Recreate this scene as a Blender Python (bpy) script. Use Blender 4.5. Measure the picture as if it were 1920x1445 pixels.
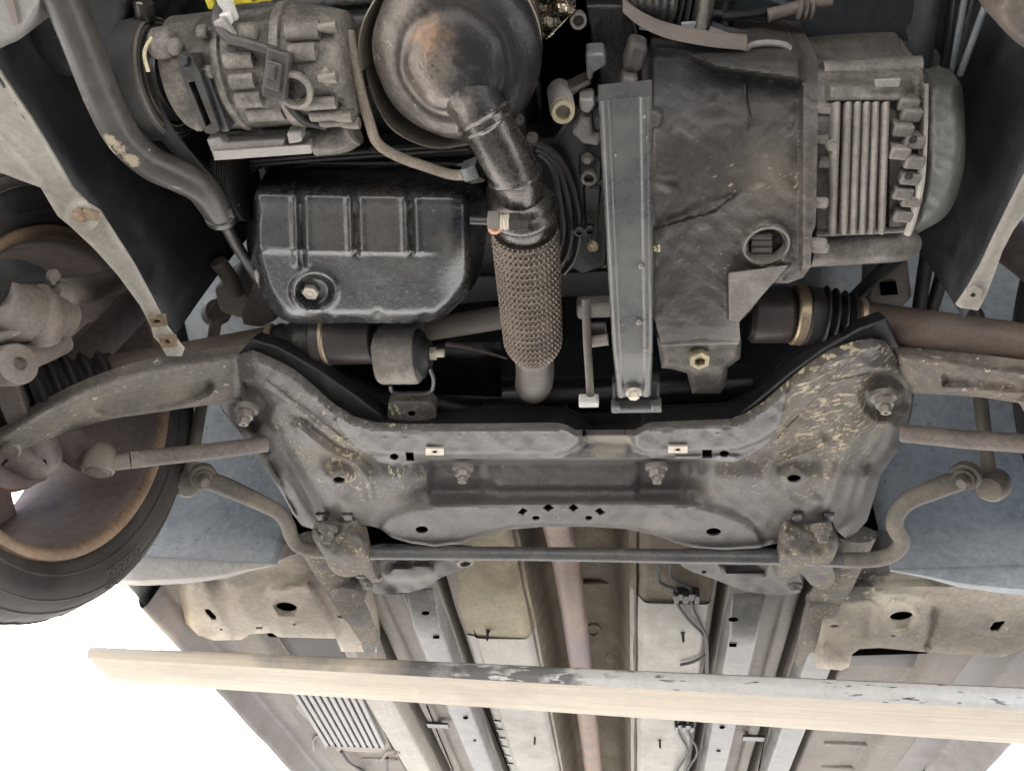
import bpy, bmesh, math, random
import numpy as np
from mathutils import Vector, Matrix
from mathutils.geometry import delaunay_2d_cdt
random.seed(7)
scene = bpy.context.scene
for _o in list(bpy.data.objects):
    bpy.data.objects.remove(_o, do_unlink=True)

# ------------------------------------------------------------------ camera
EYE_Z = 1.15                     # phone height above the yard floor
EYE = Vector((0.095, 0.0, EYE_Z))
YAW, PITCH, ROLL = (math.radians(a) for a in (-10.8103, 44.0235, 6.2502))
FPX = 1443.0                     # focal length in photo pixels (1920 wide)
_f = Vector((math.sin(YAW)*math.cos(PITCH), math.cos(YAW)*math.cos(PITCH), math.sin(PITCH)))
_r = Vector((math.cos(YAW), -math.sin(YAW), 0.0))
_u = _r.cross(_f)
CAM_R = _r*math.cos(ROLL) + _u*math.sin(ROLL)
CAM_U = -_r*math.sin(ROLL) + _u*math.cos(ROLL)
CAM_F = _f
cam_data = bpy.data.cameras.new('camera')
cam = bpy.data.objects.new('camera', cam_data)
scene.collection.objects.link(cam)
cam.matrix_world = Matrix(((CAM_R.x, CAM_U.x, -CAM_F.x, EYE.x),
                           (CAM_R.y, CAM_U.y, -CAM_F.y, EYE.y),
                           (CAM_R.z, CAM_U.z, -CAM_F.z, EYE.z),
                           (0, 0, 0, 1)))
cam_data.sensor_fit = 'HORIZONTAL'
cam_data.sensor_width = 36.0
cam_data.lens = 36.0*FPX/1920.0
cam_data.clip_start = 0.02
cam_data.clip_end = 600.0
scene.camera = cam

# ------------------------------------------------------------------ light
SUN_EL, SUN_AZ = math.radians(42), math.radians(-46)     # azimuth from +Y (behind the car), towards +X
world = bpy.data.worlds.new('World')
scene.world = world
world.use_nodes = True
wn = world.node_tree
wn.nodes.clear()
w_out = wn.nodes.new('ShaderNodeOutputWorld')
w_bg = wn.nodes.new('ShaderNodeBackground')
w_sky = wn.nodes.new('ShaderNodeTexSky')
w_sky.sky_type = 'NISHITA'
w_sky.sun_disc = False
w_sky.sun_elevation = SUN_EL
w_sky.sun_rotation = SUN_AZ
w_sky.air_density = 1.0
w_sky.dust_density = 3.0
w_sky.ozone_density = 1.0
w_bg.inputs['Strength'].default_value = 0.085
wn.links.new(w_sky.outputs[0], w_bg.inputs['Color'])
wn.links.new(w_bg.outputs[0], w_out.inputs['Surface'])
sun_data = bpy.data.lights.new('sun', 'SUN')
sun_data.energy = 5.0
sun_data.angle = math.radians(0.6)
sun_data.color = (1.0, 0.965, 0.92)
sun = bpy.data.objects.new('sun', sun_data)
scene.collection.objects.link(sun)
_s = Vector((math.sin(SUN_AZ)*math.cos(SUN_EL), math.cos(SUN_AZ)*math.cos(SUN_EL), math.sin(SUN_EL)))
sun.location = _s*30
sun.rotation_euler = (-_s).to_track_quat('-Z', 'Y').to_euler()

vs = scene.view_settings
vs.view_transform = 'Standard'
vs.look = 'None'
vs.gamma = 1.0
vs.exposure = 2.55
vs.use_curve_mapping = False
scene.render.engine = 'CYCLES'
scene.cycles.use_denoising = True
scene.cycles.max_bounces = 4
scene.cycles.diffuse_bounces = 3
scene.cycles.glossy_bounces = 2
scene.cycles.use_adaptive_sampling = True
scene.cycles.adaptive_threshold = 0.05
scene.cycles.caustics_reflective = False
scene.cycles.caustics_refractive = False

# ------------------------------------------------------------------ measuring helpers
def ray(px, py):
    return CAM_F + CAM_R*((px-960.0)/FPX) + CAM_U*((722.5-py)/FPX)
def A(px, py, h):
    """the point at height h above the phone that the photo shows at (px, py)"""
    r = ray(px, py)
    return EYE + r*(h/r.z)
def AX(px, py, x):
    r = ray(px, py)
    return EYE + r*((x-EYE.x)/r.x)
def AY(px, py, y):
    r = ray(px, py)
    return EYE + r*(y/r.y)
def mpp(px, py, h):
    """metres per photo pixel there"""
    r = ray(px, py)
    return (h/r.z)/FPX
def W(x, y, h):
    return Vector((x, y, h+EYE_Z))

# ------------------------------------------------------------------ materials
def _n(nt, t, **kw):
    n = nt.nodes.new(t)
    for k, v in kw.items():
        setattr(n, k, v)
    return n
def _ramp(nt, fac, a, b, ca=(0,0,0,1), cb=(1,1,1,1)):
    r = _n(nt, 'ShaderNodeValToRGB')
    r.color_ramp.elements[0].position = a
    r.color_ramp.elements[1].position = b
    r.color_ramp.elements[0].color = ca
    r.color_ramp.elements[1].color = cb
    nt.links.new(fac, r.inputs[0])
    return r.outputs[0]
def _mix(nt, fac, a, b, blend='MIX'):
    m = _n(nt, 'ShaderNodeMix', data_type='RGBA', blend_type=blend)
    def put(sock, v):
        if hasattr(v, 'is_output'):
            nt.links.new(v, sock)
        elif isinstance(v, (int, float)):
            sock.default_value = v
        else:
            sock.default_value = (v[0], v[1], v[2], 1.0)
    put(m.inputs[0], fac); put(m.inputs[6], a); put(m.inputs[7], b)
    return m.outputs[2]
def _math(nt, op, a, b=None, clamp=False):
    m = _n(nt, 'ShaderNodeMath', operation=op, use_clamp=clamp)
    for i, v in enumerate((a, b)):
        if v is None:
            continue
        if hasattr(v, 'is_output'):
            nt.links.new(v, m.inputs[i])
        else:
            m.inputs[i].default_value = v
    return m.outputs[0]
def _noise(nt, vec, scale, detail=5.0, rough=0.55, dist=0.0):
    t = _n(nt, 'ShaderNodeTexNoise')
    t.inputs['Scale'].default_value = scale
    t.inputs['Detail'].default_value = detail
    t.inputs['Roughness'].default_value = rough
    t.inputs['Distortion'].default_value = dist
    nt.links.new(vec, t.inputs['Vector'])
    return t.outputs['Fac']
def _map(nt, vec, scale=(1,1,1), rot=(0,0,0), loc=(0,0,0)):
    m = _n(nt, 'ShaderNodeMapping', vector_type='TEXTURE')
    m.inputs['Scale'].default_value = tuple(1.0/q for q in scale)
    m.inputs['Rotation'].default_value = rot
    m.inputs['Location'].default_value = loc
    nt.links.new(vec, m.inputs['Vector'])
    return m.outputs[0]

OILY = {'dusty_subframe_paint': .10, 'scuffed_front_flange_paint': .15, 'blue_black_sump_paint': .5, 'weathered_cast_aluminium': .2, 'brown_grey_gearbox_casting': .22,
        'grey_gearbox_casting': .15, 'green_grey_support_beam': .35, 'heat_tinted_steel': .3, 'blued_exhaust_pipe': .4, 'oily_black': .15, 'black_paint': .25, 'greenish_end_cover': .15,
        'grey_black_drive_belt': .2, 'grey_brown_rubber_hose': .2, 'dark_oiled_fastener': .4, 'brown_joint_housing': .2, 'black_rubber_boot': .2, 'stabiliser_bar_paint': .25, 'grey_rail_paint': .15}
PLAIN = {'pale_concrete', 'cream_lift_paint', 'worn_white_and_grey_front', 'cream_painted_flange', 'dusty_sky_tinted_liner', 'yellow_plastic', 'white_plastic', 'tan_jacking_plate', 'mud_caked_jacking_plate',
         'whitish_floor_plate', 'pale_underbody_rail', 'grey_body_paint', 'pale_brass', 'dusty_grey_liner_lip', 'tan_band_clip', 'pale_zinc_fastener'}
WEAR = {'green_grey_support_beam': .25, 'dusty_subframe_paint': .45, 'oily_black': 0, 'black_paint': .12, 'black_rubber': 0, 'black_rubber_boot': .1, 'black_liner_plastic': .1, 'black_subframe_wall': .08, 'grey_black_drive_belt': .1, 'grey_brown_rubber_hose': .15, 'blue_black_sump_paint': .10,
        'dark_brake_line': .1, 'brown_black_tyre': .1, 'dusty_sky_tinted_liner': .1, 'cream_lift_paint': .1, 'blue_grey_engine_bay': .15, 'dark_oiled_fastener': .25, 'brown_joint_housing': .2}
def mat(name, base, rough=0.6, metal=0.0, var=0.25, vscale=16.0, dirt=None, stains_and_shade=(), specks=(),
        bump=0.25, bscale=160.0, bdist=0.0016, spec=0.5, grain=None, wear=0.5):
    """base colour with mottling; dirt = (colour, amount, scale);
    stains = [(colour, centre, radius, softness, strength)] local spills, rust, heat tint, painted shade;
    specks = [(colour, scale, threshold, stretch, rot, centre or None, radius)] dried mud flecks;
    grain = (stretch, rot, scale, amount) directional scratches"""
    coat = OILY.get(name, 0.0)
    wear = WEAR.get(name, wear)
    if name not in PLAIN:
        base = tuple(c*0.72 for c in base); spec = spec*1.3
        if dirt:
            dirt = (tuple(c*0.9 for c in dirt[0]), dirt[1], dirt[2])
    m = bpy.data.materials.new(name)
    m.use_nodes = True
    nt = m.node_tree
    nt.nodes.clear()
    out = _n(nt, 'ShaderNodeOutputMaterial')
    bs = _n(nt, 'ShaderNodeBsdfPrincipled')
    nt.links.new(bs.outputs[0], out.inputs[0])
    geo = _n(nt, 'ShaderNodeNewGeometry')
    pos = geo.outputs['Position']
    n1 = _noise(nt, pos, vscale, 5, 0.66)
    lo = tuple(c*(1-var) for c in base); hi = tuple(min(1, c*(1+var)) for c in base)
    col = _mix(nt, _ramp(nt, n1, 0.37, 0.63), lo, hi)
    n2 = _noise(nt, pos, vscale*13, 3, 0.7)
    col = _mix(nt, min(0.85, var*3.2), col, _mix(nt, _ramp(nt, n2, 0.36, 0.66), (0.62, 0.61, 0.60), (1.30, 1.30, 1.29)), 'MULTIPLY')
    rgh = _math(nt, 'ADD', _math(nt, 'MULTIPLY', n2, 0.4), rough-0.2, True)
    height = _noise(nt, pos, bscale*0.75, 3, 0.75)
    if grain:
        g = _noise(nt, _map(nt, pos, grain[0], grain[1]), grain[2], 4, 0.65)
        col = _mix(nt, _math(nt, 'MULTIPLY', _ramp(nt, g, 0.45, 0.75), grain[3]), col, tuple(min(1, c*1.9+0.03) for c in base))
        col = _mix(nt, _math(nt, 'MULTIPLY', _ramp(nt, g, 0.5, 0.25), grain[3]), col, tuple(c*0.45 for c in base))
    if dirt:
        n3 = _noise(nt, pos, dirt[2], 6, 0.70)
        k = max(0.02, min(0.95, 0.72-0.45*dirt[1]))
        f = _ramp(nt, n3, k-0.09, k+0.12)
        f = _math(nt, 'MULTIPLY', f, min(1.0, 0.55+dirt[1]*0.5))
        col = _mix(nt, f, col, dirt[0])
        rgh = _math(nt, 'ADD', rgh, _math(nt, 'MULTIPLY', f, 0.25), True)
    if wear:
        wf = _math(nt, 'MULTIPLY', _ramp(nt, _math(nt, 'ADD', geo.outputs['Pointiness'], _math(nt, 'MULTIPLY', _math(nt, 'SUBTRACT', n2, 0.5), 0.05)), 0.515, 0.60), wear)
        col = _mix(nt, wf, col, tuple(min(1, c*1.9+0.05) for c in base))
    for (sc_, ctr, rad, soft, stre) in stains_and_shade:
        d = _n(nt, 'ShaderNodeVectorMath', operation='DISTANCE')
        nt.links.new(pos, d.inputs[0]); d.inputs[1].default_value = ctr
        dd = _math(nt, 'ADD', d.outputs['Value'], _math(nt, 'MULTIPLY', _math(nt, 'SUBTRACT', _noise(nt, pos, 2.2/rad, 4, 0.65), 0.5), rad*1.5))
        f = _math(nt, 'MULTIPLY', _ramp(nt, _math(nt, 'DIVIDE', dd, 2*rad), max(0, 0.5-soft*0.5), 0.5, (1,1,1,1), (0,0,0,1)), stre)
        col = _mix(nt, f, col, sc_)
        rgh = _math(nt, 'ADD', rgh, _math(nt, 'MULTIPLY', f, 0.12), True)
    for (sc_, scale, thr, stretch, rot, ctr, rad) in specks:
        v = _map(nt, pos, stretch, rot)
        f = _ramp(nt, _noise(nt, v, scale, 2, 0.5), thr, thr+0.035)
        cl = _ramp(nt, _noise(nt, pos, 26.0, 2, 0.6), 0.36, 0.56)
        f = _math(nt, 'MULTIPLY', f, cl)
        if ctr is not None:
            d = _n(nt, 'ShaderNodeVectorMath', operation='DISTANCE')
            nt.links.new(pos, d.inputs[0]); d.inputs[1].default_value = ctr
            f = _math(nt, 'MULTIPLY', f, _ramp(nt, _math(nt, 'DIVIDE', d.outputs['Value'], 2*rad), 0.3, 0.5, (1,1,1,1), (0,0,0,1)))
        col = _mix(nt, f, col, sc_)
        rgh = _math(nt, 'ADD', rgh, _math(nt, 'MULTIPLY', f, 0.3), True)
        height = _math(nt, 'ADD', height, _math(nt, 'MULTIPLY', f, 1.2))
    nt.links.new(col, bs.inputs['Base Color'])
    nt.links.new(rgh, bs.inputs['Roughness'])
    bs.inputs['Metallic'].default_value = metal
    if coat:
        bs.inputs['Coat Weight'].default_value = coat
        bs.inputs['Coat Roughness'].default_value = 0.18
    bs.inputs['Specular IOR Level'].default_value = spec
    if bump:
        b = _n(nt, 'ShaderNodeBump')
        b.inputs['Strength'].default_value = bump
        b.inputs['Distance'].default_value = bdist
        nt.links.new(height, b.inputs['Height'])
        nt.links.new(b.outputs[0], bs.inputs['Normal'])
        if coat:
            nt.links.new(b.outputs[0], bs.inputs['Coat Normal'])
    return m

# ------------------------------------------------------------------ mesh helpers
def catmull(pts, sub=6):
    pts = [tuple(p) for p in pts]
    if len(pts) < 3:
        return [Vector(p) for p in pts]
    P = [np.array(p, float) for p in pts]
    P = [2*P[0]-P[1]] + P + [2*P[-1]-P[-2]]
    out = []
    for i in range(1, len(P)-2):
        for k in range(sub):
            t = k/sub
            out.append(0.5*((2*P[i]) + (-P[i-1]+P[i+1])*t + (2*P[i-1]-5*P[i]+4*P[i+1]-P[i+2])*t*t + (-P[i-1]+3*P[i]-3*P[i+1]+P[i+2])*t**3))
    out.append(P[-2])
    return [Vector(o) if len(o) == 3 else o for o in out]

class MB:
    def __init__(self):
        self.v = []; self.f = []
    def add(self, vs_, fs):
        b = len(self.v)
        self.v += [tuple(q) for q in vs_]
        self.f += [tuple(b+i for i in q) for q in fs]
        return self
    def tube(self, pts, rad, n=14, sub=6, flat=None, cap=True):
        """tube through points; rad a number or one per point; flat = (w factor, direction) squashes the section"""
        raw = [Vector(p) for p in pts]
        rr = [rad]*len(raw) if isinstance(rad, (int, float)) else list(rad)
        if sub > 1 and len(raw) > 2:
            four = catmull([(p.x, p.y, p.z, r) for p, r in zip(raw, rr)], sub)
            P = [Vector(q[:3]) for q in four]; rr = [float(q[3]) for q in four]
        else:
            P = raw
        T = []
        for i in range(len(P)):
            a = P[max(0, i-1)]; b = P[min(len(P)-1, i+1)]
            T.append((b-a).normalized())
        up = flat[1].normalized() if flat else Vector((0, 0, 1))
        nrm = (up - T[0]*up.dot(T[0]))
        if nrm.length < 1e-4:
            nrm = T[0].orthogonal()
        nrm.normalize()
        vs_ = []
        for i, p in enumerate(P):
            nrm = nrm - T[i]*nrm.dot(T[i]); nrm.normalize()
            bn = T[i].cross(nrm)
            for k in range(n):
                a = 2*math.pi*k/n
                s = flat[0] if flat else 1.0
                vs_.append(p + (nrm*math.cos(a)*s + bn*math.sin(a))*rr[i])
        fs = []
        for i in range(len(P)-1):
            for k in range(n):
                k2 = (k+1) % n
                fs.append((i*n+k, i*n+k2, (i+1)*n+k2, (i+1)*n+k))
        if cap:
            fs.append(tuple(range(n-1, -1, -1)))
            fs.append(tuple((len(P)-1)*n+k for k in range(n)))
        return self.add(vs_, fs)
    def lathe(self, origin, axis, prof, n=28, cap=True, disp=None):
        ax = Vector(axis).normalized()
        e1 = ax.orthogonal().normalized() if abs(ax.x) > 0.9 or abs(ax.z) < 0.9 else Vector((1, 0, 0))
        e1 = (e1-ax*e1.dot(ax)).normalized(); e2 = ax.cross(e1)
        vs_ = []
        for i, (t, r) in enumerate(prof):
            for k in range(n):
                a = 2*math.pi*k/n
                rr = r + (disp(t, a) if disp else 0)
                vs_.append(Vector(origin) + ax*t + (e1*math.cos(a)+e2*math.sin(a))*rr)
        fs = []
        for i in range(len(prof)-1):
            for k in range(n):
                k2 = (k+1) % n
                fs.append((i*n+k, i*n+k2, (i+1)*n+k2, (i+1)*n+k))
        if cap:
            fs.append(tuple(range(n-1, -1, -1)))
            fs.append(tuple((len(prof)-1)*n+k for k in range(n)))
        return self.add(vs_, fs)
    def box8(self, c):
        """c: four bottom corners then four top corners"""
        return self.add(c, [(0,3,2,1), (4,5,6,7), (0,1,5,4), (1,2,6,5), (2,3,7,6), (3,0,4,7)])
    def box(self, ctr, size, rot=None):
        sx, sy, sz = (s/2 for s in size)
        q = [Vector(p) for p in ((-sx,-sy,-sz), (sx,-sy,-sz), (sx,sy,-sz), (-sx,sy,-sz), (-sx,-sy,sz), (sx,-sy,sz), (sx,sy,sz), (-sx,sy,sz))]
        if rot is not None:
            q = [rot @ p for p in q]
        return self.box8([Vector(ctr)+p for p in q])
    def prism(self, poly, off):
        """poly: world points of the near face, off: vector to the far face"""
        n = len(poly); off = Vector(off)
        vs_ = [Vector(p) for p in poly] + [Vector(p)+off for p in poly]
        fs = [tuple(range(n-1, -1, -1)), tuple(range(n, 2*n))]
        for i in range(n):
            j = (i+1) % n
            fs.append((i, j, n+j, n+i))
        return self.add(vs_, fs)
    def grid(self, rows):
        n = len(rows[0])
        vs_ = [p for r in rows for p in r]
        fs = [(i*n+k, i*n+k+1, (i+1)*n+k+1, (i+1)*n+k) for i in range(len(rows)-1) for k in range(n-1)]
        return self.add(vs_, fs)

def link(o, parent):
    scene.collection.objects.link(o)
    if parent is not None:
        o.parent = parent
    return o
def build(name, mb, m, parent, label=None, ang=38, bevel=0.0, solid=0.0, bseg=2):
    me = bpy.data.meshes.new(name)
    me.from_pydata([tuple(q) for q in mb.v], [], mb.f)
    me.validate()
    bm = bmesh.new(); bm.from_mesh(me)
    bmesh.ops.remove_doubles(bm, verts=bm.verts, dist=1e-6)
    bmesh.ops.recalc_face_normals(bm, faces=bm.faces)
    bm.to_mesh(me); bm.free()
    me.shade_smooth()
    me.set_sharp_from_angle(angle=math.radians(ang))
    me.materials.append(m)
    o = bpy.data.objects.new(name, me)
    link(o, parent)
    if solid:
        s = o.modifiers.new('solidify', 'SOLIDIFY'); s.thickness = solid; s.offset = 0
    if bevel:
        b = o.modifiers.new('bevel', 'BEVEL'); b.width = bevel; b.segments = bseg; b.limit_method = 'ANGLE'; b.angle_limit = math.radians(35)
        b.harden_normals = False
    if label:
        o['label'] = label
    return o

# distance helpers for stamped relief, on arrays of photo coordinates
def sst(x, a, b):
    t = np.clip((x-a)/(b-a), 0, 1)
    return t*t*(3-2*t)
def seg(px, py, pts):
    best = np.full(np.shape(px), 1e9)
    for (ax, ay), (bx, by) in zip(pts[:-1], pts[1:]):
        dx, dy = bx-ax, by-ay
        t = np.clip(((px-ax)*dx+(py-ay)*dy)/(dx*dx+dy*dy+1e-9), 0, 1)
        best = np.minimum(best, np.hypot(px-ax-t*dx, py-ay-t*dy))
    return best
def inpoly(px, py, poly):
    px = np.asarray(px, float); py = np.asarray(py, float)
    r = np.zeros(px.shape, bool)
    n = len(poly)
    for i in range(n):
        x1, y1 = poly[i]; x2, y2 = poly[(i+1) % n]
        c = ((y1 > py) != (y2 > py))
        with np.errstate(divide='ignore', invalid='ignore'):
            r ^= c & (px < (x2-x1)*(py-y1)/((y2-y1) if y2 != y1 else 1e-9)+x1)
    return r
def sdp(px, py, poly):
    d = seg(px, py, list(poly)+[poly[0]])
    return np.where(inpoly(px, py, poly), -d, d)
def ell(cx, cy, rx, ry, n=16, rot=0.0):
    c, s = math.cos(rot), math.sin(rot)
    return [(cx+rx*math.cos(a)*c-ry*math.sin(a)*s, cy+rx*math.cos(a)*s+ry*math.sin(a)*c) for a in (2*math.pi*k/n for k in range(n))]
def wob(px, py, s, seed=0.0):
    x = np.asarray(px)/s+seed; y = np.asarray(py)/s-seed*1.7
    return (np.sin(x*1.3+1.7*np.sin(y*0.9+seed))+np.sin(y*1.9-1.1*np.sin(x*1.4))+0.6*np.sin(x*3.1+y*2.3+seed)+0.5*np.sin(y*4.1-x*2.9))/3.1
def densify(loop, step):
    out = []
    n = len(loop)
    for i in range(n):
        a = np.array(loop[i], float); b = np.array(loop[(i+1) % n], float)
        k = max(1, int(np.hypot(*(b-a))/step))
        out += [tuple(a+(b-a)*j/k) for j in range(k)]
    return out
def rounded(loop, sub=4):
    """closed smooth loop through points"""
    n = len(loop); P = [np.array(p, float) for p in loop]; out = []
    for i in range(n):
        a, b, c, d = P[i-1], P[i], P[(i+1) % n], P[(i+2) % n]
        for k in range(sub):
            t = k/sub
            out.append(tuple(0.5*((2*b)+(-a+c)*t+(2*a-5*b+4*c-d)*t*t+(-a+3*b-3*c+d)*t**3)))
    return out

def panel(outline, hfun, holes=(), step=6.0, skirt=0.03, hole_skirt=0.003, mapper=None):
    """a stamped or cast face: outline and holes in photo coordinates, hfun gives its height above the phone;
    its edge turns up by skirt metres. Returns an MB"""
    loops = [densify(outline, step)] + [densify(h, step*0.7) for h in holes]
    pts = []; edges = []
    for lp in loops:
        b = len(pts); pts += lp
        edges += [(b+i, b+(i+1) % len(lp)) for i in range(len(lp))]
    xs = [p[0] for p in outline]; ys = [p[1] for p in outline]
    gx, gy = np.meshgrid(np.arange(min(xs), max(xs), step), np.arange(min(ys), max(ys), step*0.87))
    gx = gx + (np.arange(gx.shape[0]) % 2)[:, None]*step*0.5
    gx = gx.ravel(); gy = gy.ravel()
    keep = sdp(gx, gy, outline) < -0.5*step
    for h in holes:
        keep &= sdp(gx, gy, h) > 0.5*step
    pts += list(zip(gx[keep], gy[keep]))
    v2, e2, f2, ov, oe, of = delaunay_2d_cdt([Vector((float(a), float(b))) for a, b in pts], edges, [], 0, 1e-5)
    X = np.array([q[0] for q in v2]); Y = np.array([q[1] for q in v2])
    F = np.array([tuple(t) for t in f2 if len(t) == 3])
    cx = X[F].mean(1); cy = Y[F].mean(1)
    ok = inpoly(cx, cy, outline)
    for h in holes:
        ok &= ~inpoly(cx, cy, h)
    F = F[ok]
    H = hfun(X, Y)
    mp = mapper or A
    V = [mp(float(x), float(y), float(h)) for x, y, h in zip(X, Y, H)]
    mb = MB()
    mb.add(V, [tuple(int(i) for i in t) for t in F])
    cnt = {}
    for t in F:
        for a, b in ((t[0], t[1]), (t[1], t[2]), (t[2], t[0])):
            k = (min(a, b), max(a, b)); cnt[k] = cnt.get(k, 0)+1
    hole_pts = [sdp(X, Y, h) for h in holes]
    for (a, b), c in cnt.items():
        if c == 1:
            s = skirt
            for hp in hole_pts:
                if hp[a] < 1 and hp[b] < 1:
                    s = hole_skirt
            if s:
                o = Vector((0, 0, s)) if not isinstance(s, Vector) else s
                mb.add([V[a], V[b], V[b]+o, V[a]+o], [(0, 1, 2, 3)])
    return mb

# fasteners: one shared mesh per kind, axis -Z (pointing down at the viewer)
_bolt_mesh = {}
def bolt_mesh(kind):
    if kind in _bolt_mesh:
        return _bolt_mesh[kind]
    mb = MB()
    def hexa(z0, z1, r, ch=0.1):
        mb.lathe((0,0,0), (0,0,-1), [(z0, r), (z1-ch*0.5, r), (z1, r*(1-ch))], n=6)
    if kind == 'stud':            # flange, nut and a stud end with a centre hole
        mb.lathe((0,0,0), (0,0,-1), [(-.3, 1.0), (.12, 1.0), (.2, .93)], n=24)
        hexa(.18, .8, .74)
        mb.lathe((0,0,0), (0,0,-1), [(.7, .42), (1.32, .42), (1.42, .36), (1.42, .16), (1.1, .15)], n=18, cap=False)
        mb.lathe((0,0,0), (0,0,-1), [(.95, .5), (1.05, .5)], n=18)
        mb.lathe((0,0,0), (0,0,-1), [(1.1, .16), (1.12, .02)], n=12)
    elif kind == 'hex':           # flanged hexagon head
        mb.lathe((0,0,0), (0,0,-1), [(-.3, 1.0), (.1, 1.0), (.18, .93)], n=24)
        hexa(.15, .75, .72, .14)
    elif kind == 'socket':        # round head with a recess
        mb.lathe((0,0,0), (0,0,-1), [(-.4, 1.0), (.5, 1.0), (.62, .9), (.62, .55), (.2, .5), (.2, .05)], n=24, cap=False)
    elif kind == 'plug':          # drain plug: plain hexagon with dished face
        mb.lathe((0,0,0), (0,0,-1), [(-.4, 1.0), (.42, 1.0), (.5, .9)], n=6)
        mb.lathe((0,0,0), (0,0,-1), [(.49, .62), (.54, .55), (.54, .3), (.4, .25)], n=20)
    elif kind == 'hollow':        # hexagon with a deep bore
        mb.lathe((0,0,0), (0,0,-1), [(-.4, 1.0), (.5, 1.0), (.6, .9), (.6, .52), (-.2, .5)], n=6, cap=False)
        mb.lathe((0,0,0), (0,0,-1), [(-.2, .6), (-.22, .05)], n=6)
    elif kind == 'ring':          # tubular dowel or bushing seen end on
        mb.lathe((0,0,0), (0,0,-1), [(-.6, 1.0), (.4, 1.0), (.5, .94), (.5, .66), (.42, .6), (-.4, .58), (-.42, .02)], n=28, cap=False)
    elif kind == 'rivet':
        mb.lathe((0,0,0), (0,0,-1), [(-.2, 1.0), (.05, 1.0), (.22, .8), (.3, .4), (.32, .05)], n=14)
    me = bpy.data.meshes.new(kind+'_fastener')
    me.from_pydata(mb.v, [], mb.f)
    me.shade_smooth(); me.set_sharp_from_angle(angle=math.radians(38))
    _bolt_mesh[kind] = me
    return me
_bolt_mats = {}
def bolt(px, py, h, rpx, parent, m, kind='stud', axis=(0,0,-1), name='bolt', pos=None, r=None, tilt=None):
    key = (kind, m.name)
    if key not in _bolt_mats:
        me = bolt_mesh(kind).copy(); me.materials.append(m); _bolt_mats[key] = me
    o = bpy.data.objects.new(name, _bolt_mats[key])
    link(o, parent)
    p = pos if pos is not None else A(px, py, h)
    s = r if r is not None else rpx*mpp(px, py, h)
    q = Vector(axis).to_track_quat('-Z', 'Y') @ Matrix.Rotation(random.random()*1.0, 3, 'Z').to_quaternion()
    o.matrix_basis = Matrix.Translation(p) @ q.to_matrix().to_4x4() @ Matrix.Diagonal((s, s, s, 1))
    return o
def LP(*pts, h=None):
    """photo points to world: (px,py,h) each, or (px,py) with a shared h"""
    return [A(p[0], p[1], p[2] if len(p) > 2 else h) for p in pts]

# ------------------------------------------------------------------ materials of the scene
MUD = (0.52, 0.44, 0.30)
MUD2 = (0.36, 0.30, 0.21)
def P3(px, py, h):
    return tuple(A(px, py, h))
STREAK = ((55, 190, 55), (0, 0, math.radians(28)))
M = {}
M['bay'] = mat('added_slab_dark_concrete', (0.050, 0.050, 0.050), 0.8, var=0.25, vscale=1.5, dirt=((0.03, 0.03, 0.03), 0.35, 1.8), bump=0.3, bscale=30, bdist=0.004, wear=0)  # for the unseen dark slab added to cut bounce light
M['ground'] = mat('pale_concrete', (0.375, 0.368, 0.355), 0.9, var=0.2, vscale=0.8, dirt=((0.2, 0.19, 0.17), 0.25, 1.2), bump=0.3, bscale=30, bdist=0.004)
M['subframe'] = mat('dusty_subframe_paint', (0.150, 0.141, 0.134), 0.42, 0.0, var=0.12, vscale=7, spec=0.45,
    dirt=((0.215, 0.185, 0.150), 0.32, 11),
    stains_and_shade=[((0.19, 0.16, 0.115), P3(650, 840, .73), 0.075, 0.7, 0.75), ((0.16, 0.138, 0.105), P3(1540, 800, .73), 0.14, 0.6, 0.75), ((0.07, 0.065, 0.06), P3(520, 860, .74), 0.06, 0.8, 0.6), ((0.075, 0.07, 0.066), P3(1060, 905, .74), 0.12, 0.9, 0.5),  # dark patches put shade into the outer roll and the cross channel
            ((0.30, 0.27, 0.22), P3(1240, 970, .73), 0.04, 0.8, 0.6), ((0.22, 0.20, 0.19), P3(1000, 830, .72), 0.2, 0.9, 0.4)],
    specks=[((0.60, 0.52, 0.36), 1.0, 0.565, (80, 190, 80), (0, 0, math.radians(-26)), P3(1560, 745, .72), 0.15),
            ((0.52, 0.44, 0.30), 1.0, 0.60, (120, 230, 120), (0, 0, math.radians(-35)), P3(1510, 850, .72), 0.14),
            ((0.52, 0.45, 0.32), 1.0, 0.575, (150, 100, 150), (0, 0, 0.5), P3(650, 840, .72), 0.155),
            ((0.52, 0.45, 0.32), 1.0, 0.66, (230, 200, 230), (0, 0, 0.2), P3(490, 730, .72), 0.07),
            ((0.40, 0.34, 0.25), 1.0, 0.68, (240, 240, 240), (0, 0, 0), None, 1)],
    bump=0.45, bscale=190)
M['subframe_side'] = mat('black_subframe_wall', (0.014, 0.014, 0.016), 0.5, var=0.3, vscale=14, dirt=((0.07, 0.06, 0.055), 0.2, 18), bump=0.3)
M['strip'] = mat('scuffed_front_flange_paint', (0.18, 0.175, 0.166), 0.40, var=0.16, vscale=14, dirt=((0.27, 0.245, 0.20), 0.25, 16), stains_and_shade=[((0.33, 0.30, 0.24), P3(1140, 828, .73), 0.042, .35, .9)], bump=0.35, bscale=160)
M['clamp'] = mat('muddy_clamp_steel', (0.125, 0.115, 0.105), 0.65, var=0.3, vscale=25, dirt=((0.23, 0.195, 0.145), 0.5, 26),
    specks=[((0.55, 0.46, 0.3), 1.0, 0.62, (190, 190, 190), (0, 0, 0), None, 1)], bump=0.6, bscale=140, bdist=0.0025)
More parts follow.
